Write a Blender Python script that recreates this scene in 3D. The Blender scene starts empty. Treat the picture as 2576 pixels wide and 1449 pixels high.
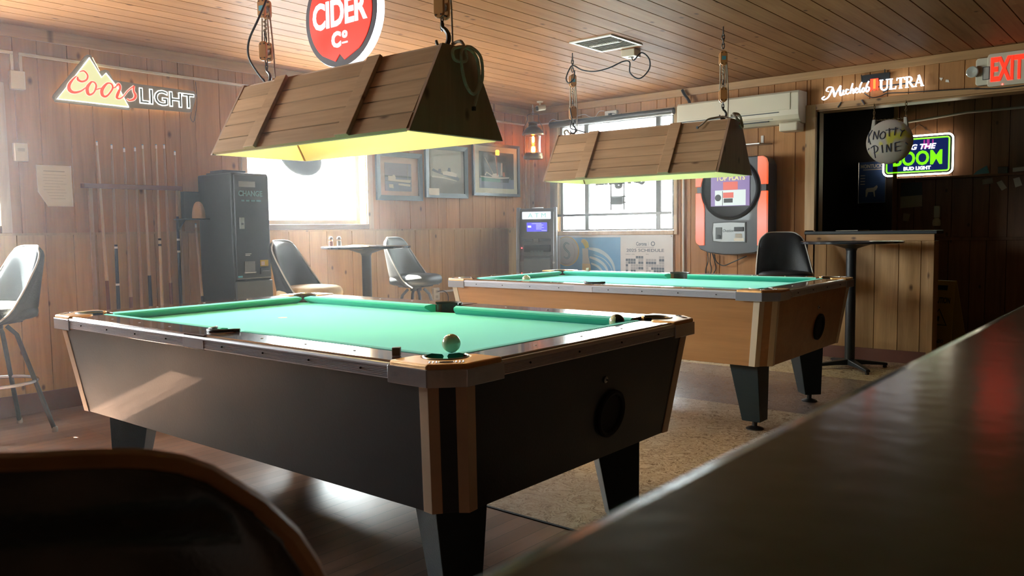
import bpy, bmesh, math, random
from mathutils import Vector, Matrix, Euler
random.seed(7)
PI = math.pi
S = bpy.context.scene
COL = S.collection

# ------------------------------------------------------------------ camera, sky, sun, exposure
cam_d = bpy.data.cameras.new('camera')
cam = bpy.data.objects.new('camera', cam_d); COL.objects.link(cam); S.camera = cam
cam_d.sensor_width = 36.0
cam_d.lens = 2040.36 / 2576 * 36.0
cam_d.clip_start = 0.02
cam_d.dof.use_dof = True
cam_d.dof.focus_distance = 3.8
cam_d.dof.aperture_fstop = 11.0
FW = Vector((-0.64230763, 0.76302665, -0.07232734)); RT = Vector((0.76560479, 0.64316123, -0.01389017)); UP = Vector((-0.03591958, 0.06429592, 0.99728422))
cam.matrix_world = Matrix(((RT.x, UP.x, -FW.x, 5.6428), (RT.y, UP.y, -FW.y, -7.0227), (RT.z, UP.z, -FW.z, 1.1267), (0, 0, 0, 1)))
S.view_settings.view_transform = 'Standard'
S.view_settings.look = 'None'
S.view_settings.gamma = 1
S.view_settings.use_curve_mapping = False
S.view_settings.exposure = 1.75
w = bpy.data.worlds.new('sky'); S.world = w; w.use_nodes = True
bg = w.node_tree.nodes['Background']
bg.inputs[0].default_value = (0.93, 0.97, 1.0, 1); bg.inputs[1].default_value = 21.0
sun_d = bpy.data.lights.new('sun', 'SUN'); sun_d.energy = 130; sun_d.angle = 0.01; sun_d.color = (1, 0.93, 0.8)
sun = bpy.data.objects.new('sun', sun_d); COL.objects.link(sun)
sun.rotation_euler = Vector((0.72, 0.05, -1.0)).to_track_quat('-Z', 'Y').to_euler()
S.cycles.max_bounces = 8; S.cycles.diffuse_bounces = 5; S.cycles.glossy_bounces = 4; S.cycles.transmission_bounces = 8
S.cycles.transparent_max_bounces = 12
S.cycles.caustics_reflective = False; S.cycles.caustics_refractive = False
S.cycles.sample_clamp_indirect = 6.0
S.cycles.use_denoising = True
def portal(loc, rot, sx, sy):
    d = bpy.data.lights.new('window_portal', 'AREA'); d.shape = 'RECTANGLE'; d.size = sx; d.size_y = sy
    d.cycles.is_portal = True
    o = bpy.data.objects.new('window_portal', d); COL.objects.link(o); o.location = loc; o.rotation_euler = rot
portal((-0.12, -2.9, 1.6), (0, -PI/2, 0), 0.85, 1.24)
portal((-0.12, -5.9, 1.6), (0, -PI/2, 0), 0.85, 1.44)
portal((1.13, 0.09, 1.65), (-PI/2, 0, 0), 1.4, 1.15)

# ------------------------------------------------------------------ materials
def lin(c):
    return tuple((x/12.92 if x <= 0.04045 else ((x+0.055)/1.055)**2.4) for x in c)
def H(h):
    return lin(tuple(int(h[i:i+2], 16)/255 for i in (0, 2, 4))) + (1,)
class NT:
    def __init__(s, name):
        s.m = bpy.data.materials.new(name); s.m.use_nodes = True; s.t = s.m.node_tree; s.n = s.t.nodes
        s.b = s.n['Principled BSDF']; s.out = s.n['Material Output']
    def new(s, typ, **kw):
        n = s.n.new(typ)
        for k, v in kw.items(): setattr(n, k, v)
        return n
    def link(s, a, b): s.t.links.new(a, b)
def pm(name, col, rough=0.5, metal=0.0, bump=0.0, bscale=40.0, var=0.0, vscale=6.0, coat=0.0, spec=0.5, stretch=(1, 1, 1), rvar=0.0):
    """plain surface with a touch of procedural colour, roughness and bump variation"""
    t = NT(name); b = t.b
    c = H(col) if isinstance(col, str) else tuple(col) + (1,)
    b.inputs['Roughness'].default_value = rough; b.inputs['Metallic'].default_value = metal
    b.inputs['Specular IOR Level'].default_value = spec
    b.inputs['Coat Weight'].default_value = coat
    tc = t.new('ShaderNodeTexCoord'); mp = t.new('ShaderNodeMapping'); mp.inputs['Scale'].default_value = stretch
    t.link(tc.outputs['Object'], mp.inputs[0])
    no = t.new('ShaderNodeTexNoise'); no.inputs['Scale'].default_value = vscale; no.inputs['Detail'].default_value = 5
    t.link(mp.outputs[0], no.inputs['Vector'])
    mx = t.new('ShaderNodeMix', data_type='RGBA')
    mx.inputs['A'].default_value = tuple(x*(1-var) for x in c[:3]) + (1,)
    mx.inputs['B'].default_value = tuple(min(1, x*(1+var)) for x in c[:3]) + (1,)
    t.link(no.outputs['Fac'], mx.inputs['Factor']); t.link(mx.outputs['Result'], b.inputs['Base Color'])
    if rvar:
        mr = t.new('ShaderNodeMapRange'); mr.inputs['From Min'].default_value = .3; mr.inputs['From Max'].default_value = .7
        mr.inputs['To Min'].default_value = max(0, rough-rvar); mr.inputs['To Max'].default_value = rough+rvar
        t.link(no.outputs['Fac'], mr.inputs[0]); t.link(mr.outputs[0], b.inputs['Roughness'])
    if bump:
        n2 = t.new('ShaderNodeTexNoise'); n2.inputs['Scale'].default_value = bscale; n2.inputs['Detail'].default_value = 4
        t.link(mp.outputs[0], n2.inputs['Vector'])
        bp = t.new('ShaderNodeBump'); bp.inputs['Strength'].default_value = bump; bp.inputs['Distance'].default_value = 0.01
        t.link(n2.outputs['Fac'], bp.inputs['Height']); t.link(bp.outputs[0], b.inputs['Normal'])
    return t.m
def em(name, col, strength):
    t = NT(name); c = H(col) if isinstance(col, str) else tuple(col)+(1,)
    t.b.inputs['Base Color'].default_value = tuple(x*0.3 for x in c[:3])+(1,)
    t.b.inputs['Emission Color'].default_value = c; t.b.inputs['Emission Strength'].default_value = strength*0.42
    t.b.inputs['Roughness'].default_value = 0.4
    return t.m
def wood(name, c0, c1, c2, grain='z', rough=0.5, knots=0.5, island=0.35, gscale=1.0, coat=0.0, kdark=(0.05, 0.02, 0.01)):
    """boards: grain stretched along one axis, colour shift per board, scattered knots"""
    t = NT(name); b = t.b
    ax = 'xyz'.index(grain)
    tc = t.new('ShaderNodeTexCoord'); geo = t.new('ShaderNodeNewGeometry')
    off = t.new('ShaderNodeVectorMath', operation='MULTIPLY'); off.inputs[1].default_value = (17.3, 9.1, 23.7)
    cmb = t.new('ShaderNodeCombineXYZ')
    for i in range(3): t.link(geo.outputs['Random Per Island'], cmb.inputs[i])
    t.link(cmb.outputs[0], off.inputs[0])
    add = t.new('ShaderNodeVectorMath', operation='ADD'); t.link(tc.outputs['Object'], add.inputs[0]); t.link(off.outputs[0], add.inputs[1])
    mp = t.new('ShaderNodeMapping'); sc = [14*gscale]*3; sc[ax] = 0.9*gscale; mp.inputs['Scale'].default_value = sc
    t.link(add.outputs[0], mp.inputs[0])
    # knots warp the grain
    sx_ = t.new('ShaderNodeSeparateXYZ'); t.link(add.outputs[0], sx_.inputs[0])
    oth = [i for i in range(3) if i != ax]
    if ax == 1: oth = [0]
    ac = t.new('ShaderNodeMath', operation='ADD'); t.link(sx_.outputs[oth[0]], ac.inputs[0])
    if len(oth) > 1: t.link(sx_.outputs[oth[1]], ac.inputs[1])
    else: ac.inputs[1].default_value = 0.0
    ma = t.new('ShaderNodeMath', operation='MULTIPLY'); t.link(ac.outputs[0], ma.inputs[0]); ma.inputs[1].default_value = 5.5
    mb = t.new('ShaderNodeMath', operation='MULTIPLY'); t.link(sx_.outputs[ax], mb.inputs[0]); mb.inputs[1].default_value = 3.2
    cv = t.new('ShaderNodeCombineXYZ'); t.link(ma.outputs[0], cv.inputs[0]); t.link(mb.outputs[0], cv.inputs[1])
    vo = t.new('ShaderNodeTexVoronoi', voronoi_dimensions='2D'); vo.inputs['Scale'].default_value = 1.0; vo.inputs['Randomness'].default_value = 1.0
    t.link(cv.outputs[0], vo.inputs['Vector'])
    n1 = t.new('ShaderNodeTexNoise'); n1.inputs['Scale'].default_value = 1.0; n1.inputs['Detail'].default_value = 7; n1.inputs['Roughness'].default_value = 0.62; n1.inputs['Distortion'].default_value = 0.6
    t.link(mp.outputs[0], n1.inputs['Vector'])
    n2 = t.new('ShaderNodeTexNoise'); n2.inputs['Scale'].default_value = 4.5; n2.inputs['Detail'].default_value = 4
    t.link(mp.outputs[0], n2.inputs['Vector'])
    r = t.new('ShaderNodeValToRGB'); e = r.color_ramp.elements
    e[0].position = 0.22; e[0].color = tuple(c0)+(1,); e[1].position = 0.78; e[1].color = tuple(c2)+(1,)
    k = e.new(0.5); k.color = tuple(c1)+(1,)
    t.link(n1.outputs['Fac'], r.inputs[0])
    # per board value
    hv = t.new('ShaderNodeHueSaturation')
    mr = t.new('ShaderNodeMapRange'); mr.inputs['To Min'].default_value = 1-island; mr.inputs['To Max'].default_value = 1+island*0.7
    t.link(geo.outputs['Random Per Island'], mr.inputs[0]); t.link(mr.outputs[0], hv.inputs['Value'])
    t.link(r.outputs[0], hv.inputs['Color'])
    fine = t.new('ShaderNodeMix', data_type='RGBA', blend_type='MULTIPLY')
    fr = t.new('ShaderNodeMapRange'); fr.inputs['From Min'].default_value = .3; fr.inputs['From Max'].default_value = .6; fr.inputs['To Min'].default_value = 0.86; fr.inputs['To Max'].default_value = 1.03
    t.link(n2.outputs['Fac'], fr.inputs[0]); cc = t.new('ShaderNodeCombineColor')
    for i in range(3): t.link(fr.outputs[0], cc.inputs[i])
    fine.inputs['Factor'].default_value = 0.7
    t.link(hv.outputs[0], fine.inputs['A']); t.link(cc.outputs[0], fine.inputs['B'])
    last = fine.outputs['Result']
    if knots > 0:
        kr = t.new('ShaderNodeValToRGB'); ke = kr.color_ramp.elements
        ke[0].position = 0.03; ke[0].color = (1, 1, 1, 1); ke[1].position = 0.05+0.10*knots; ke[1].color = (0, 0, 0, 1)
        t.link(vo.outputs['Distance'], kr.inputs[0])
        sp_ = t.new('ShaderNodeSeparateColor'); t.link(vo.outputs['Color'], sp_.inputs[0])
        gt = t.new('ShaderNodeMath', operation='GREATER_THAN'); gt.inputs[1].default_value = 0.72; t.link(sp_.outputs[0], gt.inputs[0])
        mu = t.new('ShaderNodeMath', operation='MULTIPLY'); t.link(kr.outputs[0], mu.inputs[0]); t.link(gt.outputs[0], mu.inputs[1])
        mu2 = t.new('ShaderNodeMath', operation='MULTIPLY'); t.link(mu.outputs[0], mu2.inputs[0]); mu2.inputs[1].default_value = 0.8
        km = t.new('ShaderNodeMix', data_type='RGBA'); km.inputs['B'].default_value = tuple(kdark)+(1,)
        t.link(mu2.outputs[0], km.inputs['Factor']); t.link(last, km.inputs['A']); last = km.outputs['Result']
    t.link(last, b.inputs['Base Color'])
    b.inputs['Roughness'].default_value = rough; b.inputs['Coat Weight'].default_value = coat; b.inputs['Coat Roughness'].default_value = 0.25
    bp = t.new('ShaderNodeBump'); bp.inputs['Strength'].default_value = 0.12; bp.inputs['Distance'].default_value = 0.004
    t.link(n2.outputs['Fac'], bp.inputs['Height']); t.link(bp.outputs[0], b.inputs['Normal'])
    return t.m

M = {}
M['wall_wood'] = wood('knotty_pine_wall', (0.300, 0.132, 0.045), (0.382, 0.176, 0.060), (0.448, 0.215, 0.078), 'z', 0.55, 0.55, 0.13, coat=0.0)
M['wain'] = wood('pine_wainscot', (0.333, 0.184, 0.065), (0.413, 0.237, 0.085), (0.468, 0.289, 0.107), 'z', 0.5, 0.3, 0.12, coat=0.0)
M['half_wood'] = wood('worn_pine_counter', (0.249, 0.137, 0.060), (0.370, 0.214, 0.095), (0.476, 0.286, 0.130), 'z', 0.45, 0.6, 0.2)
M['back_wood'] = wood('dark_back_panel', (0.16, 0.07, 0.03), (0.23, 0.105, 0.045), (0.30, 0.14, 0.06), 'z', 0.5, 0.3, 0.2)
M['ceil_wood'] = wood('ceiling_pine', (0.223, 0.102, 0.043), (0.283, 0.133, 0.057), (0.328, 0.162, 0.071), 'y', 0.5, 0.4, 0.18, coat=0.0)
M['trim_x'] = wood('pine_trim_x', (0.289, 0.145, 0.051), (0.391, 0.212, 0.085), (0.476, 0.281, 0.119), 'x', 0.4, 0.35, 0.1)
M['trim_y'] = wood('pine_trim_y', (0.333, 0.167, 0.059), (0.451, 0.245, 0.098), (0.549, 0.323, 0.137), 'y', 0.4, 0.35, 0.1)
M['trim_z'] = wood('pine_trim_z', (0.32, 0.19, 0.08), (0.44, 0.27, 0.12), (0.52, 0.34, 0.17), 'z', 0.45, 0.3, 0.1)
M['sill'] = pm('brown_window_sill', (0.10, 0.048, 0.022), 0.6, var=0.2, bump=0.1, spec=0.2)
M['base_red'] = pm('dark_red_baseboard', (0.15, 0.055, 0.035), 0.5, var=0.2, bump=0.1)
M['lamp_wood'] = wood('lampshade_cedar', (0.315, 0.182, 0.094), (0.393, 0.241, 0.134), (0.463, 0.299, 0.172), 'x', 0.5, 0.7, 0.22)  # lightened and greyed: lens flare put into the wood colour
M['lamp_end'] = wood('lampshade_end_board', (0.22, 0.13, 0.08), (0.28, 0.17, 0.105), (0.33, 0.20, 0.13), 'z', 0.55, 0.5, 0.1)  # end boards lightened, lens flare put into their colour
M['lamp_in'] = pm('lampshade_lining', (0.72, 0.66, 0.42), 0.5, var=0.08)
M['oak_lam'] = wood('oak_laminate', (0.369, 0.173, 0.063), (0.451, 0.224, 0.089), (0.513, 0.272, 0.114), 'x', 0.32, 0.0, 0.0, gscale=0.6, coat=0.3)
M['dark_lam'] = pm('black_laminate', (0.010, 0.018, 0.026), 0.5, var=0.25, vscale=3, bump=0.06, bscale=120, coat=0.1, rvar=0.05)
M['rail_dark'] = wood('rosewood_rail', (0.07, 0.02, 0.012), (0.10, 0.032, 0.018), (0.14, 0.05, 0.028), 'x', 0.16, 0.0, 0.0, gscale=0.7, coat=0.6)
M['rail_oak'] = wood('brown_rail', (0.20, 0.09, 0.035), (0.27, 0.125, 0.05), (0.33, 0.16, 0.07), 'x', 0.16, 0.0, 0.0, gscale=0.7, coat=0.6)
M['ceil_wood'].node_tree.nodes['Principled BSDF'].inputs['Specular IOR Level'].default_value = 0.02
for k_ in ('wall_wood', 'wain', 'lamp_wood', 'half_wood'): M[k_].node_tree.nodes['Principled BSDF'].inputs['Specular IOR Level'].default_value = 0.2
for k_ in ('rail_dark', 'rail_oak'):
    b_ = M[k_].node_tree.nodes['Principled BSDF']; b_.inputs['Coat Roughness'].default_value = 0.07; b_.inputs['Coat Weight'].default_value = 1.0
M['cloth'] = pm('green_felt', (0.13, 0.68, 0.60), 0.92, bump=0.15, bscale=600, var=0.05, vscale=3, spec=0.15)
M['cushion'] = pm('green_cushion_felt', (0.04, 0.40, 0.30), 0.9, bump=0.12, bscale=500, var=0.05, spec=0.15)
for k_ in ('cloth', 'cushion'):
    b_ = M[k_].node_tree.nodes['Principled BSDF']; b_.inputs['Sheen Weight'].default_value = 0.5; b_.inputs['Sheen Roughness'].default_value = 0.45; b_.inputs['Sheen Tint'].default_value = (0.5, 1.0, 0.85, 1)
M['chrome'] = pm('scuffed_chrome', (0.55, 0.57, 0.63), 0.13, metal=0.55, bump=0.12, bscale=35, rvar=0.06)
M['alu'] = pm('ribbed_aluminium', (0.60, 0.60, 0.66), 0.3, metal=0.25, bump=0.05, bscale=90)
M['bronze'] = pm('worn_bronze_casting', (0.62, 0.34, 0.13), 0.34, metal=0.75, bump=0.3, bscale=500, var=0.25, vscale=14)
M['tantrim'] = pm('tan_metal_corner_trim', (0.56, 0.43, 0.30), 0.42, metal=0.1, var=0.06)
M['creamtrim'] = pm('cream_corner_trim', (0.62, 0.52, 0.38), 0.42, metal=0.1, var=0.06)
M['black'] = pm('black_plastic', (0.008, 0.011, 0.013), 0.45)
M['blackmat'] = pm('matt_black', (0.006, 0.006, 0.007), 0.8)
M['leg_black'] = pm('textured_black_leg', (0.008, 0.022, 0.026), 0.42, bump=0.15, bscale=200)
M['leather'] = pm('pocket_leather', (0.035, 0.04, 0.045), 0.55, bump=0.3, bscale=70)
M['vinyl'] = pm('black_vinyl', (0.012, 0.014, 0.018), 0.45, bump=0.25, bscale=260, coat=0.0)
M['vinyl_grey'] = pm('grey_vinyl', (0.035, 0.043, 0.05), 0.5, bump=0.05, bscale=200, spec=0.3)
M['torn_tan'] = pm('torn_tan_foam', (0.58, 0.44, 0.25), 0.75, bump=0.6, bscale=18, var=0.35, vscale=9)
M['vinyl_gloss'] = pm('glossy_black_vinyl', (0.02, 0.022, 0.025), 0.3, bump=0.15, bscale=260, coat=0.5)
M['shell'] = pm('dark_stool_shell', (0.02, 0.02, 0.022), 0.5, bump=0.2, bscale=160)
M['welt'] = pm('tan_reflection_welt', (0.36, 0.20, 0.10), 0.5)  # tan paints the wood reflected along the near stool's top edge
M['welt_white'] = pm('pale_welt_piping', (0.5, 0.47, 0.42), 0.5)
M['iron'] = pm('black_painted_iron', (0.013, 0.015, 0.017), 0.4, bump=0.1)
M['steel'] = pm('dull_steel', (0.42, 0.41, 0.39), 0.35, metal=0.9)
M['darksteel'] = pm('dark_steel', (0.08, 0.075, 0.07), 0.4, metal=0.8)
M['white_pl'] = pm('white_plastic', (0.62, 0.58, 0.49), 0.45, var=0.04)
M['cream_pl'] = pm('yellowed_plastic', (0.60, 0.54, 0.40), 0.42, var=0.05)
M['white_paint'] = pm('white_painted_pipe', (0.62, 0.56, 0.47), 0.5, var=0.08)
M['paper'] = pm('white_paper', (0.72, 0.66, 0.55), 0.8, var=0.03)
M['paperdim'] = pm('grey_print', (0.42, 0.38, 0.32), 0.8)
M['ink'] = pm('printed_ink', (0.05, 0.055, 0.08), 0.7)
M['rope'] = pm('cotton_rope', (0.45, 0.39, 0.30), 0.9, bump=0.6, bscale=250)
M['tabletop'] = pm('glossy_black_tabletop', (0.02, 0.022, 0.028), 0.16, coat=0.5)
M['bar'] = pm('lacquered_bar_top', (0.016, 0.034, 0.016), 0.17, coat=0.0, var=0.3, vscale=2.0, bump=0.03, bscale=60, rvar=0.04)
M['bar_side'] = wood('bar_front_wood', (0.08, 0.035, 0.015), (0.12, 0.055, 0.025), (0.16, 0.08, 0.035), 'z', 0.5, 0.2, 0.2)
M['frame'] = pm('blue_grey_frame', (0.06, 0.085, 0.095), 0.35)
M['brass'] = pm('aged_brass', (0.15, 0.095, 0.045), 0.34, metal=0.85, var=0.4, vscale=30, bump=0.15, bscale=60)
M['copper'] = pm('aged_copper', (0.38, 0.20, 0.11), 0.32, metal=0.9, var=0.3, vscale=20)
M['ballcream'] = pm('cream_ball', (0.52, 0.46, 0.30), 0.12, coat=0.6)
M['ballblack'] = pm('black_ball', (0.01, 0.01, 0.011), 0.1, coat=0.6)
M['chalk'] = pm('blue_grey_chalk', (0.42, 0.45, 0.40), 0.8)
M['pulley'] = pm('varnished_pulley_cheek', (0.50, 0.24, 0.08), 0.35, var=0.15)
M['sticker'] = pm('blue_sticker', (0.10, 0.35, 0.45), 0.4)
M['steelgrey'] = pm('machine_grey', (0.06, 0.07, 0.075), 0.45)
M['juke'] = pm('jukebox_charcoal', (0.03, 0.035, 0.042), 0.4, coat=0.1)
M['jukepanel'] = pm('jukebox_silver_panel', (0.22, 0.23, 0.23), 0.35, metal=0.4)
M['atmgrey'] = pm('silver_grey_housing', (0.17, 0.175, 0.19), 0.34, metal=0.6)
M['atmdark'] = pm('dark_taupe_panel', (0.075, 0.065, 0.062), 0.42)
M['ceil_signlit'] = pm('ceiling_green_signlight', (0.18, 0.22, 0.16), 0.8, bump=0.1)  # green tint puts the lit sign's light into the ceiling colour
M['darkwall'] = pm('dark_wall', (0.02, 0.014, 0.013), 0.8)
M['glasspane'] = None
def glass_mat():
    t = NT('window_glass'); t.n.remove(t.b)
    tr = t.new('ShaderNodeBsdfTransparent'); tr.inputs[0].default_value = (0.97, 1, 0.99, 1)
    gl = t.new('ShaderNodeBsdfGlossy'); gl.inputs['Roughness'].default_value = 0.02
    mx = t.new('ShaderNodeMixShader'); mx.inputs[0].default_value = 0.06
    t.link(tr.outputs[0], mx.inputs[1]); t.link(gl.outputs[0], mx.inputs[2]); t.link(mx.outputs[0], t.out.inputs[0])
    return t.m
M['glasspane'] = glass_mat()
def mesh_blind():
    t = NT('roller_mesh'); t.n.remove(t.b)
    tr = t.new('ShaderNodeBsdfTransparent'); tr.inputs[0].default_value = (0.9, 0.93, 0.93, 1)
    df = t.new('ShaderNodeBsdfDiffuse'); df.inputs[0].default_value = (0.16, 0.15, 0.14, 1)
    mx = t.new('ShaderNodeMixShader'); mx.inputs[0].default_value = 0.42
    t.link(tr.outputs[0], mx.inputs[1]); t.link(df.outputs[0], mx.inputs[2]); t.link(mx.outputs[0], t.out.inputs[0])
    return t.m
M['blind'] = mesh_blind()
def clear(name, col, rough=0.05, mixf=0.2):
    t = NT(name); t.n.remove(t.b)
    tr = t.new('ShaderNodeBsdfTransparent'); tr.inputs[0].default_value = tuple(col)+(1,)
    gl = t.new('ShaderNodeBsdfGlossy'); gl.inputs['Roughness'].default_value = rough
    mx = t.new('ShaderNodeMixShader'); mx.inputs[0].default_value = mixf
    t.link(tr.outputs[0], mx.inputs[1]); t.link(gl.outputs[0], mx.inputs[2]); t.link(mx.outputs[0], t.out.inputs[0])
    return t.m
M['lens'] = clear('ribbed_amber_lens', (1.0, 0.62, 0.25), 0.2, 0.2)
M['picglass'] = clear('picture_glass', (0.97, 0.98, 0.97), 0.03, 0.045)
M['jarglass'] = clear('shaker_glass', (0.95, 0.95, 0.93), 0.05, 0.2)

def floor_mats():
    t = NT('wood_plank_vinyl'); b = t.b
    tc = t.new('ShaderNodeTexCoord'); sep = t.new('ShaderNodeSeparateXYZ'); t.link(tc.outputs['Object'], sep.inputs[0])
    mp = t.new('ShaderNodeMapping'); mp.inputs['Rotation'].default_value = (0, 0, PI/2); t.link(tc.outputs['Object'], mp.inputs[0])
    br = t.new('ShaderNodeTexBrick'); br.inputs['Scale'].default_value = 1.0; br.inputs['Brick Width'].default_value = 0.92; br.inputs['Row Height'].default_value = 0.076
    br.inputs['Mortar Size'].default_value = 0.0015; br.inputs['Color1'].default_value = (0.26, 0.145, 0.10, 1); br.inputs['Color2'].default_value = (0.15, 0.078, 0.055, 1)
    br.inputs['Mortar'].default_value = (0.05, 0.03, 0.02, 1); br.inputs['Bias'].default_value = 0.0
    t.link(mp.outputs[0], br.inputs['Vector'])
    m2 = t.new('ShaderNodeMapping'); m2.inputs['Scale'].default_value = (22, 1.6, 1); t.link(tc.outputs['Object'], m2.inputs[0])
    no = t.new('ShaderNodeTexNoise'); no.inputs['Scale'].default_value = 1.0; no.inputs['Detail'].default_value = 8; t.link(m2.outputs[0], no.inputs['Vector'])
    mx = t.new('ShaderNodeMix', data_type='RGBA', blend_type='MULTIPLY'); mx.inputs['Factor'].default_value = 0.6
    mr = t.new('ShaderNodeMapRange'); mr.inputs['From Min'].default_value = .3; mr.inputs['From Max'].default_value = .7; mr.inputs['To Min'].default_value = .5; mr.inputs['To Max'].default_value = 1.3
    cc = t.new('ShaderNodeCombineColor'); t.link(no.outputs['Fac'], mr.inputs[0])
    for i in range(3): t.link(mr.outputs[0], cc.inputs[i])
    t.link(br.outputs['Color'], mx.inputs['A']); t.link(cc.outputs[0], mx.inputs['B']); t.link(mx.outputs['Result'], b.inputs['Base Color'])
    r2 = t.new('ShaderNodeMapRange'); r2.inputs['To Min'].default_value = 0.22; r2.inputs['To Max'].default_value = 0.42
    t.link(no.outputs['Fac'], r2.inputs[0]); t.link(r2.outputs[0], b.inputs['Roughness'])
    M['plank'] = t.m
    def speck(name, c1, c2, c3):
        t = NT(name); b = t.b
        tc = t.new('ShaderNodeTexCoord')
        n0 = t.new('ShaderNodeTexNoise'); n0.inputs['Scale'].default_value = 9; n0.inputs['Detail'].default_value = 3; t.link(tc.outputs['Object'], n0.inputs['Vector'])
        ad = t.new('ShaderNodeMix', data_type='RGBA', blend_type='LINEAR_LIGHT'); ad.inputs['Factor'].default_value = 0.12
        t.link(tc.outputs['Object'], ad.inputs['A']); t.link(n0.outputs['Color'], ad.inputs['B'])
        mp = t.new('ShaderNodeMapping'); mp.inputs['Scale'].default_value = (38, 70, 1); mp.inputs['Rotation'].default_value = (0, 0, 0.5); t.link(ad.outputs['Result'], mp.inputs[0])
        no = t.new('ShaderNodeTexNoise'); no.inputs['Scale'].default_value = 1.0; no.inputs['Detail'].default_value = 3; no.inputs['Distortion'].default_value = 1.5; t.link(mp.outputs[0], no.inputs['Vector'])
        r = t.new('ShaderNodeValToRGB'); e = r.color_ramp.elements
        e[0].position = 0.36; e[0].color = c1+(1,); e[1].position = 0.62; e[1].color = c3+(1,); k = e.new(0.46); k.color = c2+(1,)
        t.link(no.outputs['Fac'], r.inputs[0])
        ch = t.new('ShaderNodeTexNoise'); ch.inputs['Scale'].default_value = 1.3; ch.inputs['Detail'].default_value = 5; t.link(tc.outputs['Object'], ch.inputs['Vector'])
        hv = t.new('ShaderNodeHueSaturation'); mr = t.new('ShaderNodeMapRange'); mr.inputs['From Min'].default_value = .3; mr.inputs['From Max'].default_value = .7; mr.inputs['To Min'].default_value = .8; mr.inputs['To Max'].default_value = 1.15
        t.link(ch.outputs['Fac'], mr.inputs[0]); t.link(mr.outputs[0], hv.inputs['Value']); t.link(r.outputs[0], hv.inputs['Color']); t.link(hv.outputs[0], b.inputs['Base Color'])
        b.inputs['Roughness'].default_value = 0.27
        return t.m
    M['tile_tan'] = speck('speckled_tan_tile', (0.22, 0.145, 0.085), (0.46, 0.34, 0.22), (0.62, 0.49, 0.34))
    M['tile_grey'] = speck('brown_tile_reflection', (0.15, 0.10, 0.08), (0.24, 0.17, 0.14), (0.30, 0.22, 0.18))  # brown floor band, mostly a window reflection painted into the tile
floor_mats()

# ------------------------------------------------------------------ geometry helpers
def NB(): return bmesh.new()
def obj(name, bm, mat, parent=None, smooth=False, bevel=0.0, seg=2, loc=None, rot=None):
    bmesh.ops.recalc_face_normals(bm, faces=bm.faces[:])
    me = bpy.data.meshes.new(name); bm.to_mesh(me); bm.free()
    for m in (mat if isinstance(mat, (list, tuple)) else [mat]): me.materials.append(m)
    if smooth:
        for p in me.polygons: p.use_smooth = True
        if smooth != 'all':
            try: me.set_sharp_from_angle(angle=math.radians(38))
            except Exception: pass
    o = bpy.data.objects.new(name, me); COL.objects.link(o)
    if parent: o.parent = parent
    if loc: o.location = loc
    if rot: o.rotation_euler = rot
    if bevel:
        md = o.modifiers.new('bevel', 'BEVEL'); md.width = bevel; md.segments = seg; md.limit_method = 'ANGLE'; md.angle_limit = math.radians(35)
    return o
def tag(o, label, cat, group=None):
    o['label'] = label; o['category'] = cat
    if group: o['group'] = group
    return o
def struct(o, label=None):
    o['kind'] = 'structure'
    if label: o['label'] = label
    return o
def thing(name, label, cat, loc=(0, 0, 0), rz=0.0, group=None, rot=None):
    o = bpy.data.objects.new(name, None); COL.objects.link(o); o.empty_display_size = 0.05
    o.location = loc; o.rotation_euler = rot if rot else (0, 0, rz)
    return tag(o, label, cat, group)
def copy_tree(o, parent=None):
    c = o.copy(); COL.objects.link(c); c.parent = parent
    for ch in list(KIDS(o)): copy_tree(ch, c)
    return c
def KIDS(o): return [x for x in bpy.data.objects if x.parent == o]
def box(bm, x0, x1, y0, y1, z0, z1, mi=0):
    vs = [bm.verts.new(p) for p in ((x0, y0, z0), (x1, y0, z0), (x1, y1, z0), (x0, y1, z0), (x0, y0, z1), (x1, y0, z1), (x1, y1, z1), (x0, y1, z1))]
    for f in ((0, 3, 2, 1), (4, 5, 6, 7), (0, 1, 5, 4), (1, 2, 6, 5), (2, 3, 7, 6), (3, 0, 4, 7)):
        bm.faces.new([vs[i] for i in f]).material_index = mi
    return vs
def cbox(bm, c, s, mi=0):
    return box(bm, c[0]-s[0]/2, c[0]+s[0]/2, c[1]-s[1]/2, c[1]+s[1]/2, c[2]-s[2]/2, c[2]+s[2]/2, mi)
def loft(bm, secs, closed=True, caps=True, mi=0):
    rings = [[bm.verts.new(p) for p in s] for s in secs]
    n = len(rings[0])
    for a, b in zip(rings, rings[1:]):
        for i in range(n if closed else n-1):
            j = (i+1) % n
            try: bm.faces.new((a[i], a[j], b[j], b[i])).material_index = mi
            except ValueError: pass
    if caps and closed:
        for r, rev in ((rings[0], True), (rings[-1], False)):
            try: bm.faces.new(list(reversed(r)) if rev else r).material_index = mi
            except ValueError: pass
    return rings
def prism(bm, pts, y0, y1, mi=0):
    """polygon in local x,z pushed from y0 to y1"""
    return loft(bm, [[(x, y0, z) for x, z in pts], [(x, y1, z) for x, z in pts]], mi=mi)
def slab(bm, pts, z0, z1, mi=0):
    return loft(bm, [[(x, y, z0) for x, y in pts], [(x, y, z1) for x, y in pts]], mi=mi)
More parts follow.
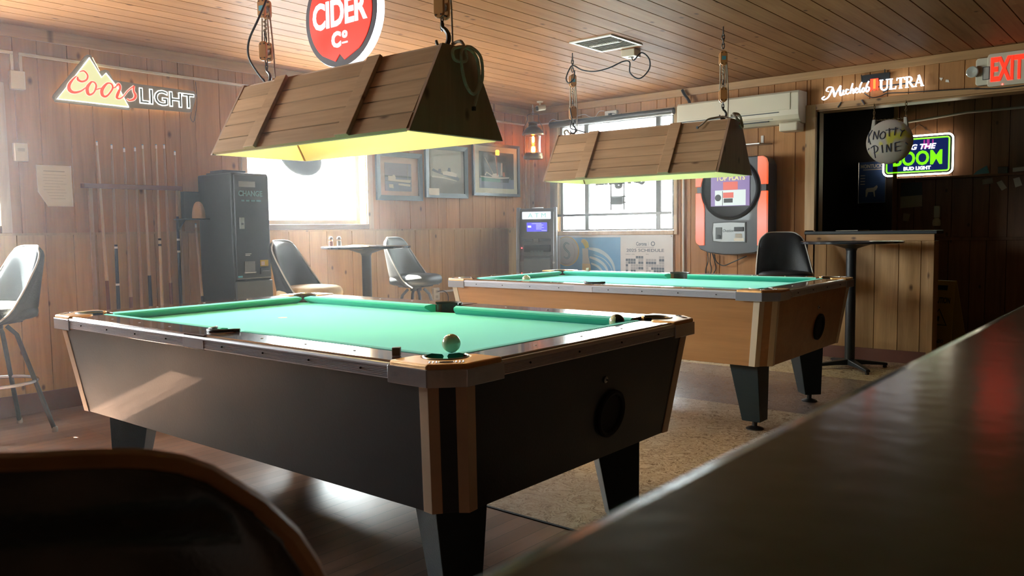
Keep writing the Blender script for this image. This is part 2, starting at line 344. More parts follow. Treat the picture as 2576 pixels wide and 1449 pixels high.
def lathe(bm, prof, c=(0, 0, 0), seg=24, axis='z', a0=0.0, a1=2*PI, mi=0):
    full = abs(a1-a0) > 2*PI-1e-6
    n = seg if full else seg+1
    rings = []
    for r, h in prof:
        ring = []
        for i in range(n):
            a = a0+(a1-a0)*i/seg
            x, y = r*math.cos(a), r*math.sin(a)
            p = {'z': (x, y, h), 'y': (x, h, y), 'x': (h, x, y)}[axis]
            ring.append(bm.verts.new((p[0]+c[0], p[1]+c[1], p[2]+c[2])))
        rings.append(ring)
    for a, b in zip(rings, rings[1:]):
        for i in range(n if full else n-1):
            j = (i+1) % n
            try: bm.faces.new((a[i], a[j], b[j], b[i])).material_index = mi
            except ValueError: pass
    if full:
        for r, p in ((rings[0], prof[0]), (rings[-1], prof[-1])):
            if p[0] > 1e-5:
                try: bm.faces.new(r).material_index = mi
                except ValueError: pass
def smooth_path(pts, n=6, closed=False):
    P = [Vector(p) for p in pts]; out = []
    m = len(P); rng = m if closed else m-1
    for i in range(rng):
        p0 = P[(i-1) % m] if closed or i > 0 else P[i]
        p1 = P[i]; p2 = P[(i+1) % m]
        p3 = P[(i+2) % m] if closed or i+2 < m else P[(i+1) % m]
        for k in range(n):
            t = k/n
            out.append(0.5*((2*p1)+(-p0+p2)*t+(2*p0-5*p1+4*p2-p3)*t*t+(-p0+3*p1-3*p2+p3)*t*t*t))
    if not closed: out.append(P[-1])
    return out
def tube(bm, pts, r, seg=8, closed=False, mi=0):
    P = [Vector(p) for p in pts]; n = len(P)
    R_ = r if isinstance(r, (list, tuple)) else [r]*n
    rings = []; up = None
    for i in range(n):
        a = P[(i-1) % n] if closed or i > 0 else P[i]
        b = P[(i+1) % n] if closed or i < n-1 else P[i]
        t = (b-a)
        if t.length < 1e-9: t = Vector((0, 0, 1))
        t.normalize()
        if up is None:
            up = Vector((0, 0, 1)) if abs(t.z) < 0.9 else Vector((1, 0, 0))
        u = (up-t*up.dot(t))
        if u.length < 1e-6: u = t.orthogonal()
        u.normalize(); v = t.cross(u); up = u
        rings.append([bm.verts.new(P[i]+(u*math.cos(2*PI*k/seg)+v*math.sin(2*PI*k/seg))*R_[i]) for k in range(seg)])
    m = n if closed else n-1
    for i in range(m):
        a, b = rings[i], rings[(i+1) % n]
        for k in range(seg):
            j = (k+1) % seg
            bm.faces.new((a[k], a[j], b[j], b[k])).material_index = mi
    if not closed:
        bm.faces.new(list(reversed(rings[0]))).material_index = mi; bm.faces.new(rings[-1]).material_index = mi
def ribbon(bm, pts, ws, y0, y1, n=5, closed=False, mi=0):
    """a brush stroke in local x,z with changing width, pushed from y0 to y1"""
    P = smooth_path([(x, 0, z) for x, z in pts], n, closed)
    m = len(pts); k = len(P)
    def wd(i):
        t = i/n
        a = int(t); f = t-a
        if closed: return ws[a % m]*(1-f)+ws[(a+1) % m]*f
        a = min(a, m-1); b = min(a+1, m-1); return ws[a]*(1-f)+ws[b]*f
    L = []; Rr = []
    for i in range(k):
        a = P[(i-1) % k] if closed or i > 0 else P[i]; b = P[(i+1) % k] if closed or i < k-1 else P[i]
        t = (b-a); t = t.normalized() if t.length > 1e-9 else Vector((1, 0, 0))
        nn = Vector((-t.z, 0, t.x)); h = wd(i)/2
        L.append(P[i]+nn*h); Rr.append(P[i]-nn*h)
    secs = []
    for i in range(k):
        secs.append([(L[i].x, y0, L[i].z), (Rr[i].x, y0, Rr[i].z), (Rr[i].x, y1, Rr[i].z), (L[i].x, y1, L[i].z)])
    if closed: secs.append(secs[0])
    loft(bm, secs, caps=not closed, mi=mi)
def rrect(w, h, r, n=5, cx=0.0, cz=0.0):
    out = []
    for sx, sz, a in ((1, 1, 0), (-1, 1, PI/2), (-1, -1, PI), (1, -1, 1.5*PI)):
        for i in range(n+1):
            t = a+PI/2*i/n
            out.append((cx+sx*(w/2-r)+r*math.cos(t), cz+sz*(h/2-r)+r*math.sin(t)))
    return out
def circ(r, n=28, cx=0.0, cz=0.0, rz=None):
    rz = rz or r
    return [(cx+r*math.cos(2*PI*i/n), cz+rz*math.sin(2*PI*i/n)) for i in range(n)]
def text(bm, s, x0, x1, z0, z1, y, depth=0.002, mi=0, bold=0.0, shear=0.0, italic=False, spacing=1.0, mirror=False):
    """lettering filling the box x0..x1, z0..z1 on a plane facing -y"""
    cu = bpy.data.curves.new('lettering', 'FONT'); cu.body = s; cu.size = 1.0; cu.offset = bold; cu.shear = shear
    cu.space_character = spacing; cu.resolution_u = 3; cu.extrude = 0.01
    o = bpy.data.objects.new('lettering', cu); COL.objects.link(o)
    dg = bpy.context.evaluated_depsgraph_get(); dg.update()
    me = bpy.data.meshes.new_from_object(o.evaluated_get(dg))
    bpy.data.objects.remove(o); bpy.data.curves.remove(cu)
    V = [v.co for v in me.vertices]
    if not V: return
    ax, bx = min(v.x for v in V), max(v.x for v in V); ay, by = min(v.y for v in V), max(v.y for v in V)
    sx = (x1-x0)/(bx-ax); sz = (z1-z0)/(by-ay)
    vs = []
    for v in V:
        X = x0+(v.x-ax)*sx
        if mirror: X = x0+x1-X
        vs.append(bm.verts.new((X, y-(v.z+0.01)/0.02*depth, z0+(v.y-ay)*sz)))
    for p in me.polygons:
        try: bm.faces.new([vs[i] for i in p.vertices]).material_index = mi
        except ValueError: pass
    bpy.data.meshes.remove(me)
A_ROT = PI/2      # things on the left wall: local x runs along world +y, they face +x

# ------------------------------------------------------------------ the room shell
def boards(bm, axis, u0, u1, z0, z1, holes, wmin, wmax, front, thick, rnd, flip=1, groove=0.0022):
    """vertical boards in the plane; axis 'y' = left wall (u is y, face +x), 'x' = back wall (u is x, face -y)"""
    u = u0
    while u < u1-1e-6:
        w_ = min(rnd.uniform(wmin, wmax), u1-u)
        if u1-(u+w_) < 0.05: w_ = u1-u
        spans = [(z0, z1)]
        cuts = [(u, u+w_)]
        for (a, b, c, d) in holes:
            if b <= u or a >= u+w_: continue
            ns = []
            for (ua, ub) in cuts:
                for e in (a, b):
                    pass
                ns.append((ua, ub))
            cuts = ns
        segs = [(u, u+w_, z0, z1)]
        for (a, b, c, d) in holes:
            out = []
            for (ua, ub, za, zb) in segs:
                if b <= ua or a >= ub or d <= za or c >= zb: out.append((ua, ub, za, zb)); continue
                if ua < a: out.append((ua, a, za, zb))
                if ub > b: out.append((b, ub, za, zb))
                m0, m1 = max(ua, a), min(ub, b)
                if za < c: out.append((m0, m1, za, c))
                if zb > d: out.append((m0, m1, d, zb))
            segs = out
        for (ua, ub, za, zb) in segs:
            if ub-ua < 0.012 or zb-za < 0.012: continue
            g = groove; g2 = 0.0008
            pr = [(ua+g2, 0), (ub-g2, 0), (ub-g2, thick*.5), (ub-g-g2, thick), (ua+g+g2, thick), (ua+g2, thick*.5)]
            if axis == 'y':
                loft(bm, [[(front+q, p, za) for p, q in pr], [(front+q, p, zb) for p, q in pr]])
            else:
                loft(bm, [[(p, front-q, za) for p, q in pr], [(p, front-q, zb) for p, q in pr]])
        u += w_
rnd = random.Random(3)
ZC = 2.427; ZR = 1.144
W1 = (-3.50, -2.30, 1.19, 2.02); W2 = (-6.62, -5.205, 1.19, 2.02); WB = (0.40, 1.80, 1.095, 2.24); OP = (3.145, 5.3, 0.0, 2.105)
T = 0.16
def wall_slab(axis, u0, u1, holes, x0, x1):
    bm = NB()
    us = sorted(set([u0, u1]+[h[0] for h in holes]+[h[1] for h in holes]))
    for a, b in zip(us, us[1:]):
        mid = (a+b)/2; hs = [h for h in holes if h[0] < mid < h[1]]
        zs = [(0.0, ZC+0.02)]
        for h in hs:
            zs = [s for z in zs for s in ((z[0], h[2]), (h[3], z[1])) if s[1]-s[0] > 1e-4]
        for z0, z1 in zs:
            if axis == 'y': box(bm, x0, x1, a, b, z0, z1)
            else: box(bm, a, b, x0, x1, z0, z1)
    return bm
# left wall (window wall)
bm = wall_slab('y', -10.0, 0.16, [W1, W2], -T, -0.012)
for f in bm.faces: f.material_index = 1
boards(bm, 'y', -10.0, 0.0, ZR-0.01, ZC, [W1, W2], 0.10, 0.20, -0.013, 0.013, rnd)
struct(obj('wall_left', bm, [M['wall_wood'], M['blackmat']]))
bm = NB(); boards(bm, 'y', -10.0, 0.0, 0.0, ZR-0.012, [], 0.14, 0.27, -0.005, 0.02, random.Random(11))
box(bm, -0.005, 0.022, -10, 0, ZR-0.014, ZR)
struct(obj('trim_1', bm, M['wain']))['label'] = 'orange pine wainscot boards under the left wall ledge'
# back wall
bm = wall_slab('x', 0.0, 9.0, [WB, OP], 0.012, 0.07)
for f in bm.faces: f.material_index = 1
boards(bm, 'x', 0.0, 9.0, 0.0, ZC, [WB, (3.06, 5.4, 0.0, 2.145)], 0.10, 0.19, 0.013, 0.013, rnd)
struct(obj('wall_back', bm, [M['wall_wood'], M['blackmat']]))
bm = NB(); box(bm, 9.0, 9.16, -10, 0.16, 0, ZC+0.02); struct(obj('wall_right', bm, M['darkwall']))
bm = NB(); box(bm, -0.16, 9.16, -10.16, -10, 0, ZC+0.02); struct(obj('wall_front', bm, M['darkwall']))
# ceiling boards along y
bm = NB(); x = 0.0; r5 = random.Random(5)
while x < 9.0:
    w_ = r5.choice([0.13, 0.14, 0.15]); y = -10.0
    w_ = min(w_, 9.0-x)
    while y < 0:
        L_ = min(r5.uniform(2.2, 4.6), -y)
        if -y-L_ < 0.4: L_ = -y
        g = 0.004; pr = [(x+0.001, 0.02), (x+w_-0.001, 0.02), (x+w_-0.001, 0.006), (x+w_-g, 0), (x+g, 0), (x+0.001, 0.006)]
        loft(bm, [[(p, y+0.001, ZC+q) for p, q in pr], [(p, y+L_-0.001, ZC+q) for p, q in pr]])
        y += L_
    x += w_
for vv in (box(bm, -0.16, 9.16, -10.16, 0.16, ZC+0.02, ZC+0.14, 1),): pass
struct(obj('ceiling', bm, [M['ceil_wood'], M['blackmat']]))
# floor: planks in front, speckled tile behind
bm = NB()
box(bm, -0.16, 9.16, -10.16, -4.62, -0.1, 0, 0)
box(bm, -0.16, 9.16, -4.62, -2.25, -0.1, 0, 1)
box(bm, -0.16, 9.16, -2.25, -0.95, -0.1, 0, 2)
box(bm, -0.16, 9.16, -0.95, 2.6, -0.1, 0, 1)
struct(obj('floor', bm, [M['plank'], M['tile_tan'], M['tile_grey']]))
bm = NB(); box(bm, 0, 9, -4.626, -4.614, 0, 0.003); struct(obj('trim_2', bm, M['blackmat']))
# crown boards, baseboard, corner posts
bm = NB(); box(bm, 0.0, 0.022, -10, 0, 2.352, ZC-0.001); struct(obj('trim_3', bm, M['trim_y'], bevel=0.003))
bm = NB(); box(bm, 0.022, 9, -0.022, 0, 2.358, ZC-0.001); struct(obj('trim_4', bm, M['trim_x'], bevel=0.003))
bm = NB(); box(bm, 0.015, 0.032, -10, -0.05, 0, 0.13); struct(obj('baseboard_left', bm, M['base_red'], bevel=0.003))
bm = NB(); box(bm, 0.05, 3.05, -0.014, 0, 0, 0.10); struct(obj('baseboard_back', bm, M['base_red'], bevel=0.003))
bm = NB(); box(bm, 0.0, 0.03, -0.07, 0, 0.0, 2.352); box(bm, 0.03, 0.075, -0.025, 0, 0.0, 2.352); struct(obj('trim_5', bm, M['trim_z'], bevel=0.003))
# opening surround
bm = NB(); box(bm, 3.06, 3.145, -0.03, 0.0, 1.08, 2.145); box(bm, 3.125, 3.145, 0.0, 0.17, 0.0, 2.1); struct(obj('trim_6', bm, M['trim_z'], bevel=0.003))
bm = NB(); box(bm, 3.145, 5.4, -0.028, 0.0, 2.095, 2.145); box(bm, 3.145, 5.3, 0.0, 0.17, 2.085, 2.105); struct(obj('trim_7', bm, M['trim_x'], bevel=0.003))
bm = NB(); box(bm, 5.3, 5.4, -0.03, 0.17, 0.0, 2.145); struct(obj('trim_8', bm, M['trim_z'], bevel=0.003))

def window_A(name, W, n):
    y0, y1, z0, z1 = W
    fr = bpy.data.objects.new(name, None); COL.objects.link(fr); fr['kind'] = 'structure'
    fr.location = (0, (y0+y1)/2, z0)
    oy, oz = -(y0+y1)/2, -z0
    bm = NB()   # wooden lining and casing
    for a, b, c, d in ((y0-0.04, y0+0.006, z0-0.045, z1+0.05), (y1-0.006, y1+0.055, z0-0.045, z1+0.05)):
        box(bm, -0.001, 0.018, a+oy, b+oy, c+oz, d+oz)
    box(bm, -0.001, 0.018, y0+0.006+oy, y1-0.006+oy, z1+oz, z1+0.05+oz)
    box(bm, -0.15, -0.001, y0-0.0+oy, y0+0.012+oy, z0+oz, z1+oz)
    box(bm, -0.15, -0.001, y1-0.012+oy, y1+oy, z0+oz, z1+oz)
    box(bm, -0.15, -0.001, y0+0.012+oy, y1-0.012+oy, z1-0.012+oz, z1+oz)
    obj('window_frame', bm, M['trim_z'], fr, bevel=0.002)
    bm = NB(); box(bm, -0.15, 0.03, y0+0.006+oy, y1-0.006+oy, z0-0.045+oz, z0+oz); obj('window_sill', bm, M['sill'], fr, bevel=0.003)
    bm = NB(); a, b = y0+0.014+oy, y1-0.014+oy; c, d = 0.002, z1-0.014+oz
    s = 0.035
    box(bm, -0.13, -0.10, a, a+s, c, d); box(bm, -0.13, -0.10, b-s, b, c, d); box(bm, -0.13, -0.10, a+s, b-s, c, c+s); box(bm, -0.13, -0.10, a+s, b-s, d-s, d)
    obj('sash', bm, M['white_paint'], fr, bevel=0.002)
    bm = NB(); box(bm, -0.117, -0.113, a+s, b-s, c+s, d-s); obj('window_glass', bm, M['glasspane'], fr)
    return fr
window_A('window_1', W1, 1); window_A('window_2', W2, 2)
# window in the back wall
x0, x1, z0, z1 = WB
fr = bpy.data.objects.new('window_3', None); COL.objects.link(fr); fr['kind'] = 'structure'
bm = NB()
box(bm, 0.355, 0.405, -0.02, 0.0, z0-0.04, z1+0.03); box(bm, x1-0.006, x1+0.03, -0.02, 0.0, z0-0.04, z1+0.03)
box(bm, 0.405, x1-0.006, -0.03, 0.07, z0-0.04, z0); box(bm, 0.405, x1-0.006, -0.02, 0.0, z1, z1+0.03)
box(bm, x0, x0+0.012, 0.0, 0.07, z0, z1); box(bm, x1-0.012, x1, 0.0, 0.07, z0, z1); box(bm, x0+0.012, x1-0.012, 0.0, 0.07, z1-0.012, z1)
obj('window_frame', bm, M['trim_z'], fr, bevel=0.002)
bm = NB(); s = 0.03
a, b, c, d = x0+0.014, x1-0.014, z0+0.002, z1-0.014
box(bm, a, a+s, 0.02, 0.05, c, d); box(bm, b-s, b, 0.02, 0.05, c, d); box(bm, a+s, b-s, 0.02, 0.05, c, c+s*.6); box(bm, a+s, b-s, 0.02, 0.05, d-s, d)
for mxx in (0.752, 1.60): box(bm, mxx-0.024, mxx+0.024, 0.02, 0.05, c+s*.6, d-s)
box(bm, a+s, b-s, 0.025, 0.045, 2.02, 2.05)
obj('sash', bm, M['darksteel'], fr, bevel=0.002)
bm = NB(); box(bm, a+s, b-s, 0.033, 0.037, c+s*.6, d-s); obj('window_glass', bm, M['glasspane'], fr)
# roller blind
t = thing('roller_blind', 'dark see-through mesh roller blind pulled most of the way down the back window', 'blind', (1.075, -0.05, 2.225))
bm = NB(); lathe(bm, [(0.032, -0.735), (0.032, 0.735)], (0, 0, 0), 16, 'x'); obj('roller_tube', bm, M['darksteel'], t, smooth=True)
bm = NB(); box(bm, -0.725, 0.725, -0.031, -0.029, -0.95, 0.0); obj('mesh_fabric', bm, M['blind'], t)
bm = NB(); box(bm, -0.73, 0.73, -0.036, -0.024, -0.975, -0.95); obj('bottom_bar', bm, M['darksteel'], t, bevel=0.002)

# ---- back room seen through the opening
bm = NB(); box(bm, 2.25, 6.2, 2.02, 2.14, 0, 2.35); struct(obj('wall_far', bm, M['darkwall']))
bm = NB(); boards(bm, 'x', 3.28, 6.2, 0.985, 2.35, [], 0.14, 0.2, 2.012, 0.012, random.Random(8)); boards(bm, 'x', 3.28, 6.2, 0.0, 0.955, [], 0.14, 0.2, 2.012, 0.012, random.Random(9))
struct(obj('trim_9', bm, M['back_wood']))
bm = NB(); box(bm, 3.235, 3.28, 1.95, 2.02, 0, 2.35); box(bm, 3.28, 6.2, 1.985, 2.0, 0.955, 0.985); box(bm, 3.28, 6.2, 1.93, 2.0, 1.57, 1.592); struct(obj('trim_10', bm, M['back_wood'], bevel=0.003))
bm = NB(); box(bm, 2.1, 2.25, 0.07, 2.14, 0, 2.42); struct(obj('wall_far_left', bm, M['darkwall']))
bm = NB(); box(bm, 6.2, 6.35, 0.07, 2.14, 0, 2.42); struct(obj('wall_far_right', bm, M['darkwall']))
bm = NB(); box(bm, 2.25, 6.2, 0.07, 2.14, 2.35, 2.46); struct(obj('ceiling_far', bm, M['ceil_signlit']))
# ------------------------------------------------------------------ pool tables
def arc(cx, cy, r, a0, a1, n):
    return [(cx+r*math.cos(a0+(a1-a0)*i/n), cy+r*math.sin(a0+(a1-a0)*i/n)) for i in range(n+1)]
def pool_table(name, label, loc, rz, body, rail, cast_top, trim, turn):
    HX, HY, HZ = 1.1804, 0.6763, 0.79
    CH = 0.066; ZB = 0.378; c0 = 0.018
    t = thing(name, label, 'pool table', loc, rz)
    # cabinet: tapered box with cut corners, built as four sides and a bottom
    def ring(ix, iy, ch, z):
        a, b = HX-ix, HY-iy
        return [(-a+ch, -b, z), (a-ch, -b, z), (a, -b+ch, z), (a, b-ch, z), (a-ch, b, z), (-a+ch, b, z), (-a, b-ch, z), (-a, -b+ch, z)]
    bm = NB()
    top = ring(c0, c0, CH, HZ-0.04); bot = ring(0.068, 0.075, CH, ZB)
    loft(bm, [bot, top])
    cab = obj('cabinet', bm, body, t, bevel=0.002)
    # corner trims
    def lerp(p, q, f): return tuple(p[i]*(1-f)+q[i]*f for i in range(3))
    for k in range(8):
        p0, p1 = Vector(bot[k]), Vector(top[k])
        prv0, prv1 = Vector(bot[k-1]), Vector(top[k-1]); nx0, nx1 = Vector(bot[(k+1) % 8]), Vector(top[(k+1) % 8])
        bm = NB(); secs = []
        for P, A_, B_ in ((p0, prv0, nx0), (p1, prv1, nx1)):
            da = (A_-P).normalized(); db = (B_-P).normalized()
            out = -(da+db).normalized()*0.006
            wa = 0.034 if (A_-P).length > 0.2 else 0.026
            wb = 0.034 if (B_-P).length > 0.2 else 0.026
            secs.append([P+da*wa, P+da*wa+out*.6, P+out*1.2, P+db*wb+out*.6, P+db*wb, P-out])
        loft(bm, [[tuple(q) for q in s] for s in secs]); obj('corner_trim', bm, trim, t, bevel=0.001)
    # legs and feet
    for sx in (-1, 1):
        for sy in (-1, 1):
            ox, oy = sx*0.945, sy*0.435
            ps = math.atan2(sy, sx) + (turn if (sx, sy) == (1, -1) else 0.0)
            e1 = Vector((math.cos(ps), math.sin(ps), 0)); e2 = Vector((-e1.y, e1.x, 0))
            def sq(w_, z, push):
                c = Vector((ox, oy, z))+e1*push
                return [tuple(c+e1*a_*w_/2+e2*b_*w_/2) for a_, b_ in ((-1, -1), (1, -1), (1, 1), (-1, 1))]
            bm = NB(); loft(bm, [sq(0.105, 0.05, 0.035), sq(0.165, ZB, 0.0)])
            lg = obj('leg', bm, M['leg_black'], t, bevel=0.003)
            bm = NB(); c = Vector((ox, oy, 0))+e1*0.035
            lathe(bm, [(0.048, 0.0), (0.048, 0.006), (0.03, 0.013), (0.014, 0.018), (0.014, 0.05)], (c.x, c.y, 0), 18)
            obj('levelling_foot', bm, M['darksteel'], lg, smooth=True)
    # bed with cut corners
    bi = 0.135; a, b = HX-bi, HY-bi
    pc = 0.108; pr = 0.062     # corner pocket centre inset, radius
    q = 0.05
    poly = [(-a+q, -b), (-0.05, -b), (0.05, -b), (a-q, -b), (a, -b+q), (a, b-q), (a-q, b), (-a+q, b), (-a, b-q), (-a, -b+q)]
    bm = NB(); slab(bm, poly, HZ-0.06, HZ-0.035)
    # chamfered spot marks lie in the cloth
    obj('bed_cloth', bm, M['cloth'], t)
    bm = NB(); slab(bm, circ(0.02, 20, -0.47, 0.0), HZ-0.035, HZ-0.0345); obj('foot_spot', bm, M['paper'], t)
    # rails
    J = 0.115; SJ = 0.062; WI = 0.137
    def rail_piece(P0, P1, inn, j0, j1):
        """P0->P1 along the outer edge, inn = inward unit; j0/j1 = cushion end slopes"""
        P0 = Vector(P0+(0,)); P1 = Vector(P1+(0,)); d = (P1-P0).normalized(); n_ = Vector(inn+(0,))
        bm = NB()
        prof = [(0.006, HZ-0.05), (0.006, HZ-0.003), (0.012, HZ), (WI, HZ-0.002), (WI, HZ-0.05)]
        loft(bm, [[tuple(P0+n_*u+Vector((0, 0, z))) for u, z in prof], [tuple(P1+n_*u+Vector((0, 0, z))) for u, z in prof]])
        rl = obj('rail', bm, rail, t, bevel=0.0015)
        # sights
        for f in (0.25, 0.5, 0.75):
            c = P0.lerp(P1, f)+n_*0.07
            bm = NB(); lathe(bm, [(0.0045, HZ-0.003), (0.0045, HZ+0.0006)], (c.x, c.y, 0), 10); obj('sight', bm, M['paper'], rl)
        # cushion
        bm = NB(); secs = []
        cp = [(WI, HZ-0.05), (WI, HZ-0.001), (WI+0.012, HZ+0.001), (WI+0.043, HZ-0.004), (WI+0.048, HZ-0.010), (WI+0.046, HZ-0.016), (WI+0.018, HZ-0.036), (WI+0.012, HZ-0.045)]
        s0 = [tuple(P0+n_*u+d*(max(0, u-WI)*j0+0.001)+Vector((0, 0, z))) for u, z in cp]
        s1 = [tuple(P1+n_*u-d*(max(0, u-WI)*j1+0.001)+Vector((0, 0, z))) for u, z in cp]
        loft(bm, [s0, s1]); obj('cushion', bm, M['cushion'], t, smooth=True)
        # ribbed metal edge below the rail
        bm = NB(); zt = HZ-0.004; zb = HZ-0.046; prof = [(0.008, zt)]
        prof += [(-0.002, zt-0.002), (-0.005, zt-0.008), (-0.005, zt-0.012)]
        for k in range(6):
            z = zt-0.013-k*0.0045; prof += [(-0.0035, z), (-0.001, z-0.0011), (-0.001, z-0.0022), (-0.0035, z-0.0034)]
        prof += [(-0.003, zb), (0.008, zb)]
        loft(bm, [[tuple(P0+n_*u+Vector((0, 0, z))) for u, z in prof], [tuple(P1+n_*u+Vector((0, 0, z))) for u, z in prof]])
        ed = obj('metal_edge', bm, M['alu'], t)
        L_ = (P1-P0).length; ns = max(2, int(round(L_/0.25)))
        for k in range(ns):
            c = P0+d*((k+.5)*L_/ns)-n_*0.0045+Vector((0, 0, HZ-0.028))
            bm = NB(); bmesh.ops.create_icosphere(bm, subdivisions=1, radius=0.0035, matrix=Matrix.Translation(c)); obj('screw', bm, M['blackmat'], ed)
    E_ = 0.205
    for sy in (-1, 1):
        rail_piece((-HX+E_, sy*HY), (-SJ-0.004, sy*HY), (0, -sy), -0.3, 0.5)
        rail_piece((SJ+0.004, sy*HY), (HX-E_, sy*HY), (0, -sy), 0.5, -0.3)
    for sx in (-1, 1):
        rail_piece((sx*HX, -HY+E_), (sx*HX, HY-E_), (-sx, 0), -0.3, -0.3)
    # corner castings
    for sx in (-1, 1):
        for sy in (-1, 1):
            def g(u, v): return (sx*(HX-u), sy*(HY-v))
            ar = arc(pc+0.014, pc+0.014, pr, math.radians(-18), math.radians(-252), 18)
            poly = [(CH, -0.004), (E_, -0.004), (E_, 0.085), (pc+0.085, 0.098)]+ar+[(0.098, pc+0.085), (0.085, E_), (-0.004, E_), (-0.004, CH)]
            bm = NB()
            inner = [g(u, v) for u, v in poly]
            slab(bm, inner, HZ-0.052, HZ+0.004)
            cs = obj('corner_casting', bm, cast_top, t, bevel=0.006, seg=3)
            # bright side plates
            bm = NB()
            pl = [(E_+0.003, -0.0085), (CH-0.002, -0.0085), (-0.0085, CH-0.002), (-0.0085, E_+0.003)]
            pi = [(E_+0.003, 0.0), (CH, 0.0), (0.0, CH), (0.0, E_+0.003)]
            loft(bm, [[g(u, v)+(HZ-0.055,), g(*pi[i])+(HZ-0.055,), g(*pi[i])+(HZ-0.009,), g(u, v)+(HZ-0.009,)] for i, (u, v) in enumerate(pl)])
            obj('side_plate', bm, M['chrome'], cs, bevel=0.002)
            bm = NB(); P = [g(u, v)+(HZ+0.004,) for u, v in arc(pc+0.014, pc+0.014, pr-0.002, math.radians(-18), math.radians(-252), 20)]
            tube(bm, P, 0.003, 8); obj('pocket_ring', bm, M['steel'], cs, smooth=True)
            # raised badge and ribs
            bm = NB(); m0 = 0.038
            for k in (-3, -2, -1, 1.0, 2.0, 3.0):
                kk = k*0.009+(0.016 if k > 0 else -0.016)
                u, v = 0.046+kk*0.7, 0.046-kk*0.7
                a_, b_ = g(u, v), g(u+0.012, v+0.012)
                tube(bm, [a_+(HZ+0.0045,), b_+(HZ+0.0045,)], 0.0018, 6)
            el = []
            for i in range(20):
                th = 2*PI*i/20; p, q_ = 0.019*math.cos(th), 0.009*math.sin(th)
                el.append(g(0.052+(p*0.7+q_*0.7), 0.052+(-p*0.7+q_*0.7))+(HZ+0.0045,))
            tube(bm, el, 0.0012, 6, closed=True)
            tube(bm, [g(0.048, 0.058)+(HZ+0.0045,), g(0.052, 0.05)+(HZ+0.0045,), g(0.056, 0.052)+(HZ+0.0045,), g(0.058, 0.046)+(HZ+0.0045,)], 0.0014, 6)
            obj('badge', bm, M['chrome'], cs, smooth=True)
            # pocket liner
            bm = NB()
            L0 = arc(pc+0.014, pc+0.014, pr-0.0015, math.radians(-20), math.radians(-250), 20)
            loft(bm, [[g(u, v)+(HZ-0.004,) for u, v in L0], [g(u, v)+(HZ-0.15,) for u, v in L0]], closed=False)
            slab(bm, [g(u, v) for u, v in circ(pr, 20, pc+0.014, pc+0.014)], HZ-0.16, HZ-0.15)
            obj('pocket_liner', bm, M['leather'], t)
    for sy in (-1, 1):
        # side pockets
        def g(u, v): return (u, sy*(HY-v))
        ar = arc(0, 0.118, 0.056, math.radians(-8), math.radians(-172), 16)
        poly = [(-0.066, 0.0), (0.066, 0.0), (0.066, 0.132)]+ar+[(-0.066, 0.132)]
        bm = NB(); slab(bm, [g(u, v) for u, v in poly], HZ-0.05, HZ+0.001); cs = obj('side_pocket_casting', bm, rail, t, bevel=0.002)
        bm = NB(); tube(bm, [g(u, v)+(HZ+0.005,) for u, v in [(0.075, 0.128)]+arc(0, 0.12, 0.058, math.radians(-6), math.radians(-174), 18)+[(-0.075, 0.128)]], 0.006, 8); obj('pocket_ring', bm, M['iron'], cs, smooth=True)
        bm = NB(); L0 = arc(0, 0.118, 0.0545, math.radians(-8), math.radians(-172), 18)
        loft(bm, [[g(u, v)+(HZ-0.002,) for u, v in L0], [g(u, v)+(HZ-0.15,) for u, v in L0]], closed=False)
        obj('pocket_liner', bm, M['leather'], t)
        bm = NB(); zt = HZ-0.004; prof = [(0.008, zt), (-0.002, zt-0.002), (-0.005, zt-0.008), (-0.004, HZ-0.046), (0.008, HZ-0.046)]
        loft(bm, [[g(-0.066, u)+(z,) for u, z in prof], [g(0.066, u)+(z,) for u, z in prof]]); obj('metal_edge', bm, M['alu'], t)
    # ball return hole and lock on the end
    def endpt(y, z, out=0.0):
        f = (HZ-0.04-z)/(HZ-0.04-ZB)
        return Vector((HX-c0-f*(0.068-c0)+out, y, z))
    bm = NB(); cy, cz = 0.125, 0.525
    prof = [(0.079, 0.0), (0.079, 0.010), (0.072, 0.014), (0.064, 0.010), (0.062, 0.002), (0.0001, 0.001)]
    lathe(bm, prof, (0, 0, 0), 32, 'x')
    sl = math.atan2(0.068-c0, HZ-0.04-ZB)
    p = endpt(cy, cz, 0.0005)
    o = obj('ball_return_ring', bm, M['blackmat'], t, smooth=True, loc=p, rot=(0, sl, 0))
    bm = NB(); lathe(bm, [(0.011, 0), (0.011, 0.004), (0.007, 0.006)], (0, 0, 0), 14, 'x'); lathe(bm, [(0.003, 0.006), (0.003, 0.009)], (0, 0, 0), 8, 'x', mi=1)
    obj('lock', bm, [M['steel'], M['blackmat']], t, smooth=True, loc=endpt(0.075, 0.645, 0.0005), rot=(0, sl, 0))
    return t
pool_table('pool_table', 'black pool table nearest the camera with bronze corner castings', (3.073, -4.966, 0), 0.0103, M['dark_lam'], M['rail_dark'], M['bronze'], M['tantrim'], 0.42)
pool_table('pool_table', 'light oak pool table standing behind the black one', (2.82, -2.336, 0), 0.0123, M['oak_lam'], M['rail_oak'], M['bronze'], M['creamtrim'], 0.785)
def ball(label, loc, mats, half=False):
    bm = NB(); bmesh.ops.create_uvsphere(bm, u_segments=32, v_segments=20, radius=0.0286)
    if half:
        for f in bm.faces:
            c = f.calc_center_median()
            if c.x*0.75+c.y*0.65 < -0.008: f.material_index = 1
    tag(obj('billiard_ball', bm, mats, smooth='all', loc=loc), label, 'ball')
ball('cream cue ball in front of the near corner pocket of the black table', (3.925, -5.272, 0.7836), [M['ballcream']])
ball('dark ball with a white patch at the right end of the black table', (4.035, -4.52, 0.7836), [M['ballblack'], M['ballcream']], True)
ball('pale yellow ball near the left end of the oak table', (2.15, -2.72, 0.7836), [M['ballcream']])
